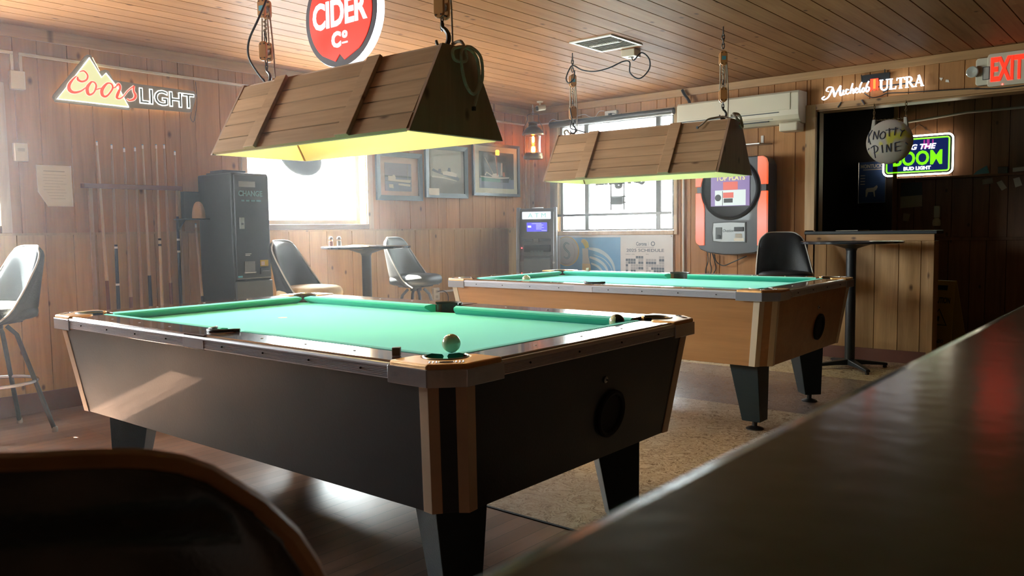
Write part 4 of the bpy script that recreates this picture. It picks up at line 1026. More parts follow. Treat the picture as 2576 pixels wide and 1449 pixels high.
# framed boat pictures
def picture(label, y0, y1, z0, z1, mat_col, iy0, iy1, iz0, iz1, draw, fw=0.045, tilt=0.0, frame=None, matp=None):
    cy, cz = (y0+y1)/2, (z0+z1)/2
    t = thing('framed_picture', label, 'picture', (0.006, cy, cz), group='boat pictures on the left wall', rot=Euler((0, 0, A_ROT)).to_quaternion().to_matrix().to_euler())
    w_, h_ = y1-y0, z1-z0
    bm = NB(); fo = [(-w_/2, -h_/2), (w_/2, -h_/2), (w_/2, h_/2), (-w_/2, h_/2)]; fi = [(-w_/2+fw, -h_/2+fw), (w_/2-fw, -h_/2+fw), (w_/2-fw, h_/2-fw), (-w_/2+fw, h_/2-fw)]
    for i in range(4):
        j = (i+1) % 4
        loft(bm, [[(fo[i][0], 0, fo[i][1]), (fo[i][0], -0.026, fo[i][1]), (fi[i][0], -0.020, fi[i][1]), (fi[i][0], 0, fi[i][1])], [(fo[j][0], 0, fo[j][1]), (fo[j][0], -0.026, fo[j][1]), (fi[j][0], -0.020, fi[j][1]), (fi[j][0], 0, fi[j][1])]])
    obj('frame', bm, frame or M['frame'], t)
    bm = NB(); box(bm, -w_/2+fw, w_/2-fw, -0.006, -0.002, -h_/2+fw, h_/2-fw); obj('mat_board', bm, mat_col, t)
    bm, mats = NB(), draw[0]
    a, b, c, d = iy0-cy, iy1-cy, iz0-cz, iz1-cz
    box(bm, a, b, -0.0075, -0.006, c, d, 0)
    def tr(x, z): return (a+(b-a)*x, c+(d-c)*z)
    for i, (mi, pts) in enumerate(draw[1]): prism(bm, [tr(x, z) for x, z in pts], -0.0082-0.00015*i, -0.0075, mi)
    obj('boat_print', bm, mats, t)
    bm = NB(); box(bm, -w_/2+fw-0.002, w_/2-fw+0.002, -0.014, -0.012, -h_/2+fw-0.002, h_/2-fw+0.002); obj('picture_glass', bm, M['picglass'], t)
    return t
c_ = lambda n, c: pm(n, c, 0.7, var=0.1, vscale=20)
skyb, sea, wh, drk, grn, rust, sep_, pinkm, creamm = c_('print_sky', (0.22, 0.22, 0.27)), c_('print_water', (0.16, 0.19, 0.25)), c_('print_white', (0.55, 0.5, 0.42)), c_('print_dark', (0.05, 0.065, 0.09)), c_('print_green', (0.03, 0.16, 0.12)), c_('print_rust', (0.4, 0.13, 0.08)), c_('print_sepia', (0.20, 0.18, 0.14)), c_('mat_pink', (0.50, 0.33, 0.25)), c_('mat_cream', (0.52, 0.48, 0.36))
picture('small framed print of a white workboat, nearest the window', -2.205, -1.645, 1.405, 1.845, pinkm, -2.10, -1.775, 1.49, 1.745,
    ([skyb, sea, wh, drk], [(1, [(0, 0), (1, 0), (1, .48), (0, .50)]), (3, [(0, .5), (1, .48), (1, .54), (.6, .56), (.3, .55), (0, .56)]), (2, [(.03, .36), (.95, .30), (.98, .42), (.4, .42), (.4, .5), (.36, .58), (.30, .58), (.28, .52), (.12, .54), (.12, .38)]), (2, [(.12, .38), (.32, .38), (.32, .54), (.12, .53)]), (3, [(.02, .35), (.96, .29), (.96, .31), (.02, .37)]), (2, [(.15, .12), (.32, .10), (.3, .24), (.14, .24)]), (2, [(.86, .3), (.872, .3), (.872, .95), (.86, .95)]), (2, [(.5, .22), (.95, .18), (.95, .26), (.5, .28)])]))
picture('framed sepia print of a long ship, middle of the three boat pictures', -1.60, -1.015, 1.44, 1.95, sep_, -1.53, -1.10, 1.53, 1.91,
    ([sep_, c_('print_sepia_light', (0.32, 0.30, 0.23)), drk, wh], [(1, [(0, .3), (1, .3), (1, 1), (0, 1)]), (2, [(.05, .45), (.12, .42), (.9, .22), (.95, .27), (.85, .34), (.6, .36), (.35, .40), (.1, .50)]), (3, [(.05, .28), (.45, .26), (.85, .20), (.85, .22), (.4, .30), (.05, .32)]), (3, [(.40, .36), (.85, .31), (.85, .40), (.7, .44), (.60, .46), (.40, .44)]), (2, [(.25, .42), (.36, .41), (.34, .5), (.27, .5)]), (2, [(.55, .45), (.66, .44), (.64, .54), (.58, .54)])]), fw=0.045)
picture('framed print of a green fishing boat with booms, in the corner', -0.935, -0.195, 1.475, 2.015, creamm, -0.83, -0.28, 1.555, 1.93,
    ([c_('print_forest', (0.03, 0.05, 0.045)), sea, wh, grn, rust, drk], [(1, [(0, 0), (1, 0), (1, .26), (0, .27)]), (3, [(.03, .33), (.35, .30), (.35, .18), (.06, .19)]), (3, [(.35, .30), (.62, .27), (.62, .17), (.35, .18)]), (5, [(.6, .27), (.86, .31), (.84, .17), (.6, .17)]), (2, [(.03, .33), (.40, .31), (.86, .33), (.86, .30), (.6, .27), (.35, .28), (.03, .30)]), (2, [(.35, .30), (.55, .31), (.55, .38), (.48, .42), (.37, .40)]), (2, [(.15, .36), (.2, .45), (.42, .32), (.40, .30), (.2, .42), (.17, .34)]), (2, [(.15, .83), (.165, .83), (.42, .36), (.405, .36)]), (2, [(.44, .9), (.46, .9), (.52, .4), (.50, .4)]), (4, [(.50, .36), (.52, .36), (.50, .88), (.48, .88)]), (2, [(.6, .36), (.66, .36), (.66, .72), (.62, .72)]), (4, [(.66, .34), (.74, .34), (.72, .46), (.67, .46)]), (2, [(.88, .3), (.9, .3), (.85, .22)])]), fw=0.028, frame=pm('dark_frame', (0.02, 0.025, 0.025), 0.35))
bm = NB(); box(bm, 0.0088, 0.0095, -1.565, -1.425, 1.455, 1.53); 
o = obj('caption_card', bm, M['paper']); tag(o, 'white caption card tucked in the bottom left of the sepia picture', 'card')
o.location.x = 0.027-0.0088+0.001
# outlet low on the left wall
t = onA('wall_outlet', 'cream outlet low on the left wall behind the stool', 'outlet', -1.505, 0.51, 0.018)
bm = NB(); box(bm, -0.04, 0.04, -0.03, 0, -0.06, 0.06); obj('plate', bm, M['white_pl'], t, bevel=0.004)
for z in (-0.025, 0.025):
    bm = NB(); cbox(bm, (0, -0.0305, z), (0.03, 0.002, 0.026)); obj('socket', bm, M['paperdim'], t, bevel=0.0005)
rope_thing('power_cord', 'black cord plugged into the low outlet on the left wall', 'cord', [(0.051, -1.50, 0.535), (0.09, -1.46, 0.54), (0.10, -1.41, 0.50), (0.09, -1.40, 0.40), (0.08, -1.42, 0.2), (0.08, -1.45, 0.006)], 0.004, M['black'])
conduit('pipe', 'short pale pipe running along the left wall from the low outlet', [(0.03, -1.46, 0.53), (0.03, -0.75, 0.53)], 0.01)

# ------------------------------------------------------------------ cider sign, lantern, camera
M['red_face'] = em('lit_red_face', (1.0, 0.028, 0.014), 1.35)
M['white_face'] = em('lit_white_letters', (1.0, 1.0, 1.0), 1.6)
M['white_rim'] = em('lit_white_rim', (0.86, 0.9, 1.0), 1.8)
t = thing('cider_sign', 'round lit red and white cider sign hanging above the first lamp', 'sign', (2.47, -4.48, 2.165), 0.0)
HWs, HHs = 0.272, 0.25
bm = NB(); prism(bm, [(HWs*math.cos(a), HHs*math.sin(a) if math.sin(a) > 0 else HHs*math.sin(a)) for a in [2*PI*i/48 for i in range(48)]], -0.022, 0.022); obj('rim', bm, M['white_rim'], t, bevel=0.004)
bm = NB(); prism(bm, circ(HWs-0.004, 48, rz=HHs-0.004), -0.026, -0.0225); obj('dark_border', bm, pm('charcoal_border', (0.05, 0.04, 0.05), 0.5), t)
bm = NB()
ap = []
for i in range(49):
    a = -PI/2+0.62+(2*PI-1.24)*i/48
    ap.append(((HWs-0.036)*math.cos(a), (HHs-0.030)*math.sin(a)))
ap += [(-0.055, -0.205), (-0.035, -0.190), (-0.0, -0.205-0.0)] if False else [(-0.04, -0.218), (-0.005, -0.186), (0.03, -0.218)]
prism(bm, ap, -0.029, -0.0262); obj('red_panel', bm, M['red_face'], t)
bm = NB(); text(bm, 'CIDER', -0.205, 0.205, -0.055, 0.075, -0.029, 0.003, bold=0.03)
text(bm, 'PORTLAND', -0.135, 0.135, 0.105, 0.145, -0.029, 0.003, bold=0.015); text(bm, 'C', -0.062, 0.008, -0.155, -0.078, -0.029, 0.003, bold=0.05); text(bm, 'o', 0.018, 0.058, -0.118, -0.082, -0.029, 0.003, bold=0.05); box(bm, 0.018, 0.058, -0.032, -0.029, -0.142, -0.135)
obj('lettering', bm, M['white_face'], t)
bm = NB()
for s in (-1, 1): tube(bm, [(s*0.12, 0, 0.22), (s*0.12, 0, ZC-2.165)], 0.002, 6)
obj('hanging_wire', bm, M['darksteel'], t)

t = thing('ship_lantern', 'aged brass ship lantern glowing amber in the corner', 'lantern', (0.27, -0.26, 1.86), 0.4)
def ring_prof(bm, prof, seg=28, mi=0): lathe(bm, prof, (0, 0, 0), seg, mi=mi)
bm = NB(); ring_prof(bm, [(0.02, 0.0), (0.098, 0.0), (0.105, 0.010), (0.105, 0.035), (0.098, 0.045), (0.098, 0.06), (0.085, 0.065), (0.02, 0.065)]); obj('base', bm, M['brass'], t, smooth=True)
bm = NB(); pr_ = [(0.085, 0.065)]
for k in range(12):
    z = 0.07+k*0.0145; pr_ += [(0.086, z), (0.089, z+0.005), (0.086, z+0.0115)]
pr_ += [(0.085, 0.245)]
lathe(bm, pr_, seg=28); obj('ribbed_glass', bm, M['lens'], t, smooth='all')
bm = NB(); ring_prof(bm, [(0.085, 0.245), (0.115, 0.248), (0.118, 0.262), (0.108, 0.28), (0.095, 0.30), (0.07, 0.325), (0.045, 0.338), (0.045, 0.345), (0.052, 0.348), (0.045, 0.352), (0.042, 0.372), (0.05, 0.376), (0.05, 0.384), (0.03, 0.39), (0.001, 0.39)]); obj('hood', bm, M['brass'], t, smooth=True)
for k in range(4):
    a = PI/4+PI/2*k; bm = NB(); x, y = 0.098*math.cos(a), 0.098*math.sin(a); tube(bm, [(x, y, 0.04), (x, y, 0.25)], 0.004, 8); obj('guard_rod', bm, M['brass'], t)
bm = NB(); tube(bm, smooth_path([(-0.11, 0, 0.26), (-0.10, 0, 0.33), (-0.062, 0, 0.41), (-0.055, 0, 0.465), (0.055, 0, 0.465), (0.062, 0, 0.41), (0.10, 0, 0.33), (0.11, 0, 0.26)], 4), 0.0035, 8); obj('bail_handle', bm, M['darksteel'], t, smooth=True)
bm = NB(); lathe(bm, [(0.001, 0.065), (0.018, 0.066), (0.022, 0.10), (0.018, 0.13), (0.001, 0.135)], seg=14); lathe(bm, [(0.001, 0.17), (0.013, 0.18), (0.013, 0.23), (0.001, 0.243)], seg=14); obj('bulb', bm, em('amber_filament', (1.0, 0.42, 0.10), 60), t, smooth=True)
bm = NB(); link_chain(bm, 0, 0, 0.465, ZC-1.86-0.012, 0.012, 0.003); tube(bm, [(0, 0, ZC-1.86-0.03), (0, 0, ZC-1.86)], 0.004, 8); obj('chain', bm, M['steel'], t, smooth=True)

t = thing('security_camera', 'white security camera on the ceiling above the lantern', 'camera', (0.46, -0.38, ZC), -0.75)
bm = NB(); lathe(bm, [(0.030, -0.012), (0.034, 0.0)], seg=20); lathe(bm, [(0.010, -0.04), (0.010, -0.012)], seg=12); obj('mount', bm, M['white_pl'], t, smooth=True)
bm = NB(); loft(bm, [[(x*s, y, z-0.065) for x, z in rrect(0.056, 0.056, 0.02, 5)] for y, s in ((0.045, 0.8), (0.04, 1.0), (-0.045, 1.0), (-0.05, 0.94))]); obj('body', bm, M['white_pl'], t, smooth=True, bevel=0.001, rot=(0.2, 0, 0.45))
bm = NB(); loft(bm, [[(x, y, z-0.065) for x, z in rrect(0.044, 0.044, 0.015, 5)] for y in (-0.0505, -0.053)]); obj('lens', bm, M['black'], t, rot=(0.2, 0, 0.45))
# ------------------------------------------------------------------ things on the back wall
def onB(name, label, cat, x, z, y=-0.001, group=None): return thing(name, label, cat, (x, y, z), 0.0, group)
# outlet over the window
t = onB('wall_outlet', 'white outlet box with a plug above the back window', 'outlet', 1.09, 2.268)
bm = NB(); box(bm, -0.07, 0.07, -0.035, 0, -0.042, 0.036); obj('box_cover', bm, M['white_pl'], t, bevel=0.004)
bm = NB(); cbox(bm, (0.0, -0.045, 0.0), (0.035, 0.02, 0.02)); obj('plug', bm, M['black'], t, bevel=0.003)
rope_thing('power_cord', 'thin black cord from the outlet above the back window', 'cord', [(1.09, -0.056, 2.268), (1.14, -0.06, 2.27), (1.19, -0.05, 2.25), (1.22, -0.03, 2.262)], 0.003, M['black'])
rope_thing('loose_wire', 'loose white wire curling along the raceway above the back window', 'cord', [(0.30, -0.02, 2.266), (0.36, -0.03, 2.29), (0.42, -0.022, 2.27), (0.55, -0.03, 2.268), (0.75, -0.03, 2.30), (0.83, -0.03, 2.27), (0.90, -0.03, 2.262), (0.95, -0.03, 2.31), (1.01, -0.03, 2.31)], 0.003, M['white_pl'])
rope_thing('tangled_wire', 'dark tangled wire hanging at the top of the back window', 'cord', [(1.02, -0.025, 2.17), (1.12, -0.025, 2.20), (1.24, -0.03, 2.17), (1.16, -0.025, 2.15), (1.05, -0.025, 2.18), (1.10, -0.03, 2.21), (1.22, -0.025, 2.19), (1.25, -0.025, 2.15), (1.10, -0.025, 2.145), (1.08, -0.025, 2.10), (1.08, -0.025, 1.80)], 0.003, M['black'])
# neon sign seen from behind
t = onB('neon_sign', 'dark back of a neon sign hanging in the back window', 'sign', 1.18, 1.56, -0.02)
bm = NB(); text(bm, 'Original', -0.28, 0.29, -0.045, 0.17, 0.0, 0.014, bold=0.05, mirror=True); obj('lettering', bm, M['black'], t)
bm = NB(); ribbon(bm, [(0.20, 0.03), (0.27, 0.0), (0.30, 0.06), (0.25, 0.12), (0.16, 0.11)], [.01, .03, .03, .02, .01], -0.012, 0.0)
for x in (-0.10, 0.055): tube(bm, [(x, 0, -0.255), (x, 0, 0.30)], 0.008, 6)
for z in (-0.12, -0.18): tube(bm, [(-0.11, 0, z), (0.075, 0, z)], 0.008, 6)
tube(bm, smooth_path([(-0.10, 0, -0.10), (-0.16, 0, -0.13), (-0.155, 0, -0.17), (-0.10, 0, -0.185)], 4), 0.003, 6)
obj('support_frame', bm, M['black'], t)
bm = NB(); box(bm, -0.085, 0.045, -0.02, 0.02, -0.20, -0.125); obj('transformer', bm, M['black'], t, bevel=0.004)
# schedule banner
t = onB('schedule_banner', 'baseball schedule banner with a blue beer picture under the back window', 'banner', 1.08, 0.86, -0.014)
bm = NB(); box(bm, -0.705, 0.705, -0.003, 0, -0.42, 0.192); obj('sheet', bm, pm('white_vinyl_banner', (0.60, 0.57, 0.56), 0.5), t)
X, Zb = 1.08, 0.86
bl, lim, bsb, amb, swo, gryp, dkp, mid = pm('banner_blue', (0.09, 0.28, 0.52), 0.5, var=0.15, vscale=2), pm('banner_lime', (0.55, 0.48, 0.10), 0.5), pm('banner_baseball', (0.42, 0.42, 0.38), 0.5), pm('banner_amber', (0.55, 0.38, 0.12), 0.5), pm('banner_swoosh', (0.42, 0.55, 0.62), 0.5), pm('banner_grey', (0.36, 0.34, 0.36), 0.5), pm('banner_slate', (0.06, 0.08, 0.12), 0.5), pm('banner_teal', (0.05, 0.16, 0.16), 0.5)
bm = NB(); box(bm, 0.43-X, 1.19-X, -0.0036, -0.003, -0.40, 1.03-Zb)
def clipx(p, lo): return [(max(x, lo), z) for x, z in p]
for pts, ws in (([(0.80, 0.915), (0.92, 0.895), (1.02, 0.845), (1.09, 0.77), (1.12, 0.68), (1.13, 0.55)], [.02, .04, .035, .03, .02, .01]), ([(0.81, 0.825), (0.90, 0.80), (0.98, 0.755), (1.03, 0.69), (1.06, 0.58)], [.02, .03, .03, .025, .01]), ([(0.83, 0.76), (0.92, 0.725), (0.97, 0.67), (1.0, 0.58)], [.015, .025, .02, .01]), ([(0.86, 0.85), (0.98, 0.81), (1.06, 0.74), (1.10, 0.66)], [.004, .01, .01, .004])):
    ribbon(bm, [(x-X, z-Zb) for x, z in pts], ws, -0.0042, -0.0036, mi=4)
prism(bm, clipx(circ(0.165, 36, 0.515-X, 0.885-Zb, 0.158), 0.432-X), -0.0042, -0.0036, 3)
prism(bm, clipx(circ(0.150, 36, 0.515-X, 0.885-Zb, 0.150), 0.432-X), -0.0046, -0.0042, 2)
for k in range(26):
    a = -2.0+k*0.11; r_ = 0.118; cx_, cz_ = 0.50-X+r_*math.cos(a)*1.05, 0.875-Zb+r_*math.sin(a)*1.1
    tube(bm, [(cx_-0.010*math.cos(a+.5), -0.0047, cz_-0.010*math.sin(a+.5)), (cx_+0.010*math.cos(a+.5), -0.0047, cz_+0.010*math.sin(a+.5))], 0.0013, 4, mi=8)
ribbon(bm, [(x-X, z-Zb) for x, z in [(0.553, 0.958), (0.51, 0.972), (0.482, 0.945), (0.495, 0.91), (0.545, 0.868), (0.548, 0.83), (0.515, 0.807), (0.478, 0.828)]], [.010, .016, .02, .02, .02, .02, .016, .010], -0.0052, -0.0046, mi=7)
ribbon(bm, [(x-X, z-Zb) for x, z in [(0.553, 0.958), (0.51, 0.972), (0.482, 0.945), (0.495, 0.91), (0.545, 0.868), (0.548, 0.83), (0.515, 0.807), (0.478, 0.828)]], [.003, .006, .008, .008, .008, .008, .006, .003], -0.0056, -0.0052, mi=2)
# bottle and lime
prism(bm, [(0.718-X, 0.915-Zb), (0.793-X, 0.915-Zb), (0.796-X, 0.84-Zb), (0.824-X, 0.73-Zb), (0.83-X, 0.50-Zb), (0.71-X, 0.50-Zb), (0.716-X, 0.73-Zb), (0.722-X, 0.84-Zb)], -0.0046, -0.0042, 2)
prism(bm, [(0.720-X, 0.755-Zb), (0.820-X, 0.755-Zb), (0.83-X, 0.5-Zb), (0.71-X, 0.50-Zb)], -0.0050, -0.0046, 5)
ribbon(bm, [(0.715-X, 0.975-Zb), (0.73-X, 0.99-Zb), (0.765-X, 0.965-Zb), (0.78-X, 0.92-Zb)], [.01, .05, .06, .05], -0.0052, -0.0046, mi=1)
obj('beer_picture', bm, [bl, lim, bsb, amb, swo, amb, swo, mid, M['base_red']], t)
bm = NB()
text(bm, '2025 SCHEDULE', 1.261-X, 1.688-X, 0.884-Zb, 0.915-Zb, -0.003, 0.0008, bold=0.012)
text(bm, 'Corona', 1.374-X, 1.495-X, 0.945-Zb, 0.983-Zb, -0.003, 0.0008, bold=0.02)
ribbon(bm, [(x+1.565-X, z+0.965-Zb) for x, z in circ(0.019, 14)], [.008]*14, -0.0038, -0.003, closed=True, n=2)
box(bm, 1.374-X, 1.576-X, -0.0036, -0.003, 0.929-Zb, 0.932-Zb); box(bm, 1.512-X, 1.514-X, -0.0036, -0.003, 0.945-Zb, 0.985-Zb)
text(bm, 'MARCH / APRIL', 1.251-X, 1.359-X, 0.855-Zb, 0.863-Zb, -0.003, 0.0006); text(bm, 'MAY', 1.487-X, 1.518-X, 0.857-Zb, 0.865-Zb, -0.003, 0.0006)
bmd = bm
cal1 = ['....DDD', 'DDDD.gg', 'gDDD.DD', 'D.ggggg', 'g.gggDD', 'D.DD...']
cal2 = ['.....gg', 'gggg.DD', 'DDDD.gg', 'ggggggg', 'g.DDDDD', 'gg.DDDD']
for x_0, cal in ((1.252, cal1), (1.486, cal2)):
    for r_, row in enumerate(cal):
        for c__, ch in enumerate(row):
            if ch == '.': continue
            x = x_0+c__*0.0295-X; z = 0.842-r_*0.0275-Zb
            box(bmd, x, x+0.026, -0.0036, -0.003, z-0.024, z, 0 if ch == 'D' else 1)
obj('printed_schedule', bmd, [dkp, gryp], t)
bm = NB()
for dx, dz in ((-0.69, 0.178), (0.69, 0.178)): lathe(bm, [(0.004, -0.005), (0.004, -0.003)], (dx, 0, dz), 8, 'y')
obj('grommet', bm, M['blackmat'], t)

# air conditioner
t = onB('air_conditioner', 'long white wall air conditioner above the back window corner', 'air conditioner', 2.49, 2.13, -0.001)
prof = [(0, -0.135), (-0.10, -0.135), (-0.165, -0.105), (-0.185, -0.07), (-0.19, -0.03), (-0.19, 0.11), (-0.175, 0.13), (0, 0.135)]
bm = NB(); loft(bm, [[(-0.57, a, b) for a, b in prof], [(0.57, a, b) for a, b in prof]]); obj('casing', bm, M['cream_pl'], t, bevel=0.006, seg=3)
bm = NB(); box(bm, -0.555, 0.50, -0.196, -0.19, -0.025, 0.115); obj('front_panel', bm, M['cream_pl'], t, bevel=0.003)
bm = NB(); box(bm, -0.53, 0.40, -0.194, -0.188, -0.045, -0.038); box(bm, -0.53, 0.30, -0.172, -0.15, -0.112, -0.104); obj('louver_gap', bm, M['black'], t)
bm = NB(); box(bm, 0.0, 0.34, -0.178, -0.16, -0.095, -0.088); obj('louver', bm, M['paperdim'], t)
bm = NB(); box(bm, 0.40, 0.56, -0.19, -0.03, -0.205, -0.13); obj('drain_cover', bm, M['cream_pl'], t, bevel=0.012)
rope_thing('hose_bundle', 'dark hoses rising behind the top of the air conditioner to the ceiling board', 'hose', [(1.98, -0.05, 2.27), (1.97, -0.06, 2.31), (1.93, -0.055, 2.36), (1.90, -0.05, 2.41)], 0.014, M['black'])
# shelf above the jukebox
t = onB('wall_shelf', 'narrow metal shelf above the jukebox', 'shelf', 2.60, 1.84)
bm = NB(); loft(bm, [[(x, -0.001, z) for x, z in ((-0.30, 0.0), (0.16, 0.0), (0.16, 0.01), (-0.30, 0.01))], [(x, -0.14, z) for x, z in ((-0.30, 0.0), (0.10, 0.0), (0.10, 0.01), (-0.30, 0.01))]]); obj('board', bm, M['steel'], t, bevel=0.001)
bm = NB(); box(bm, 0.055, 0.080, -0.006, 0, 0.01, 0.085); obj('bracket', bm, M['white_pl'], t, bevel=0.001)
# jukebox
JX, JZ = 2.474, 1.32
t = onB('jukebox', 'digital jukebox with glowing orange side panels on the back wall', 'jukebox', JX, JZ)
def L(pts): return [(x-JX, z-JZ) for x, z in pts]
body = L([(2.14, 0.965), (2.17, 0.915), (2.25, 0.885), (2.40, 0.868), (2.55, 0.868), (2.70, 0.885), (2.78, 0.915), (2.812, 0.965), (2.812, 1.66), (2.79, 1.71), (2.74, 1.735), (2.21, 1.735), (2.16, 1.71), (2.135, 1.66)])
bm = NB(); loft(bm, [[(x*0.97, 0.0, z*0.98) for x, z in body], [(x, -0.05, z) for x, z in body], [(x, -0.19, z) for x, z in body], [(x*0.97, -0.225, z*0.98) for x, z in body]]); obj('housing', bm, M['juke'], t, bevel=0.004)
def orange_mat():
    t = NT('glowing_orange_panel'); b = t.b
    tc = t.new('ShaderNodeTexCoord'); sp = t.new('ShaderNodeSeparateXYZ'); t.link(tc.outputs['Object'], sp.inputs[0])
    r = t.new('ShaderNodeValToRGB'); mr = t.new('ShaderNodeMapRange'); mr.inputs['From Min'].default_value = -0.40; mr.inputs['From Max'].default_value = 0.42
    t.link(sp.outputs['Z'], mr.inputs[0]); t.link(mr.outputs[0], r.inputs[0])
    e = r.color_ramp.elements; e[0].position = 0.0; e[0].color = (0.95, 0.14, 0.05, 1); e[1].position = 1.0; e[1].color = (0.70, 0.22, 0.12, 1)
    for p, c in ((0.30, (0.70, 0.26, 0.20, 1)), (0.52, (0.98, 0.13, 0.03, 1)), (0.72, (0.98, 0.12, 0.03, 1))): k = e.new(p); k.color = c
    t.link(r.outputs[0], b.inputs['Emission Color']); b.inputs['Emission Strength'].default_value = 0.27; b.inputs['Roughness'].default_value = 0.3; b.inputs['Base Color'].default_value = (0.3, 0.05, 0.02, 1)
    return t.m
org = orange_mat()
OC = (2.467-JX, 1.455-JZ)
def panel(side, z0, z1, top):
    s = side; x_o = s*0.338; out = []
    n = 10
    zz = [z0+(z1-z0)*i/n for i in range(n+1)]
    inner = []
    for z in zz:
        dz = z-OC[1]; rr = 0.285
        xi = 0.250
        if abs(dz) < rr: xi = max(0.250, math.sqrt(rr*rr-dz*dz))
        inner.append((s*xi, z))
    r_ = 0.03
    if top: outer = [(x_o, z0), (x_o, z1-0.06), (s*0.325, z1-0.02), (s*0.295, z1)]
    else: outer = [(s*0.30, z0-0.0), (s*0.33, z0+0.02), (x_o, z0+0.05), (x_o, z1)]
    return outer+list(reversed(inner))
for s in (-1, 1):
    for z0, z1, top in ((1.485-JZ, 1.728-JZ, True), (0.955-JZ, 1.428-JZ, False)):
        p = panel(s, z0, z1, top); bm = NB(); prism(bm, p, -0.236, -0.205); obj('light_panel', bm, org, t, bevel=0.004)
bm = NB(); lathe(bm, [(0.27, -0.225), (0.275, -0.24), (0.262, -0.248), (0.250, -0.238), (0.24, -0.232), (0.001, -0.232)], (OC[0], 0, OC[1]), 48, 'y'); obj('round_bezel', bm, M['black'], t, smooth=True)
sc_ = em('lit_jukebox_screen', (0.16, 0.10, 0.26), 0.9)
bm = NB(); box(bm, 2.290-JX, 2.655-JX, -0.238, -0.234, 1.305-JZ, 1.60-JZ); s_ = obj('screen', bm, sc_, t)
bm = NB(); text(bm, 'TOP PLAYS', 2.337-JX, 2.613-JX, 1.530-JZ, 1.576-JZ, -0.238, 0.001, bold=0.03); obj('screen_heading', bm, em('screen_yellow', (0.62, 0.55, 0.22), 0.8), s_)
bm = NB(); box(bm, 2.408-JX, 2.546-JX, -0.2388, -0.238, 1.448-JZ, 1.519-JZ); box(bm, 2.408-JX, 2.507-JX, -0.2388, -0.238, 1.377-JZ, 1.425-JZ); obj('screen_art', bm, em('screen_red', (0.55, 0.08, 0.05), 0.8), s_)
bm = NB(); box(bm, 2.33-JX, 2.62-JX, -0.2386, -0.238, 1.31-JZ, 1.446-JZ); obj('screen_pane', bm, em('screen_pale', (0.55, 0.62, 0.60), 0.75), s_)
bm = NB(); lathe(bm, [(0.03, -0.2392), (0.03, -0.2387)], (2.36-JX, 0, 1.38-JZ), 20, 'y'); box(bm, 2.415-JX, 2.50-JX, -0.2392, -0.2387, 1.335-JZ, 1.372-JZ); box(bm, 2.40-JX, 2.405-JX, -0.2392, -0.2387, 1.31-JZ, 1.44-JZ); obj('screen_figure', bm, M['black'], s_)
pn = [(-0.160, -0.165), (-0.168, -0.25), (-0.160, -0.325), (-0.08, -0.334), (0.14, -0.334), (0.14, -0.165), (0.0, -0.158)]
bm = NB(); prism(bm, [(x*1.06, (z+0.25)*1.08-0.25) for x, z in pn], -0.230, -0.224); obj('panel_surround', bm, M['black'], t)
bm = NB(); prism(bm, pn, -0.234, -0.2305); cp_ = obj('coin_panel', bm, M['jukepanel'], t, bevel=0.002)
bm = NB(); text(bm, 'Ovation', 2.405-JX, 2.509-JX, 1.074-JZ, 1.100-JZ, -0.234, 0.001, bold=0.01, shear=0.3); obj('lettering', bm, M['black'], cp_)
bm = NB(); box(bm, 2.336-JX, 2.397-JX, -0.238, -0.234, 1.011-JZ, 1.117-JZ); box(bm, 2.355-JX, 2.385-JX, -0.242, -0.238, 1.015-JZ, 1.05-JZ, 1); obj('coin_slot', bm, [M['steelgrey'], M['black']], cp_, bevel=0.002)
bm = NB(); box(bm, 2.514-JX, 2.603-JX, -0.242, -0.234, 1.080-JZ, 1.118-JZ); obj('bill_slot', bm, M['black'], cp_, bevel=0.003)
bm = NB(); box(bm, 2.524-JX, 2.587-JX, -0.236, -0.234, 1.024-JZ, 1.060-JZ); obj('card_reader', bm, M['paperdim'], cp_, bevel=0.001)
bm = NB(); box(bm, 2.512-JX, 2.602-JX, -0.2352, -0.234, 0.995-JZ, 1.020-JZ); obj('sticker', bm, M['paper'], cp_)
for k, (pts) in enumerate([[(2.17, -0.06, 0.89), (2.17, -0.05, 0.80), (2.14, -0.04, 0.70), (2.16, -0.04, 0.50), (2.15, -0.04, 0.12)], [(2.20, -0.06, 0.88), (2.19, -0.05, 0.80), (2.20, -0.04, 0.72), (2.17, -0.04, 0.60), (2.19, -0.04, 0.45), (2.17, -0.03, 0.12)], [(2.24, -0.07, 0.87), (2.26, -0.06, 0.80), (2.33, -0.06, 0.765), (2.42, -0.05, 0.80), (2.55, -0.05, 0.855)], [(2.22, -0.06, 0.875), (2.24, -0.03, 0.74), (2.21, -0.04, 0.66), (2.25, -0.04, 0.55), (2.24, -0.03, 0.12)]]):
    rope_thing('power_cord', ['black cord hanging straight under the left edge of the jukebox', 'wavy black cord under the left side of the jukebox', 'black cord looping to the right under the jukebox', 'black cord kinking below the jukebox, rightmost of the hanging ones'][k], 'cord', pts, 0.005, M['black'])

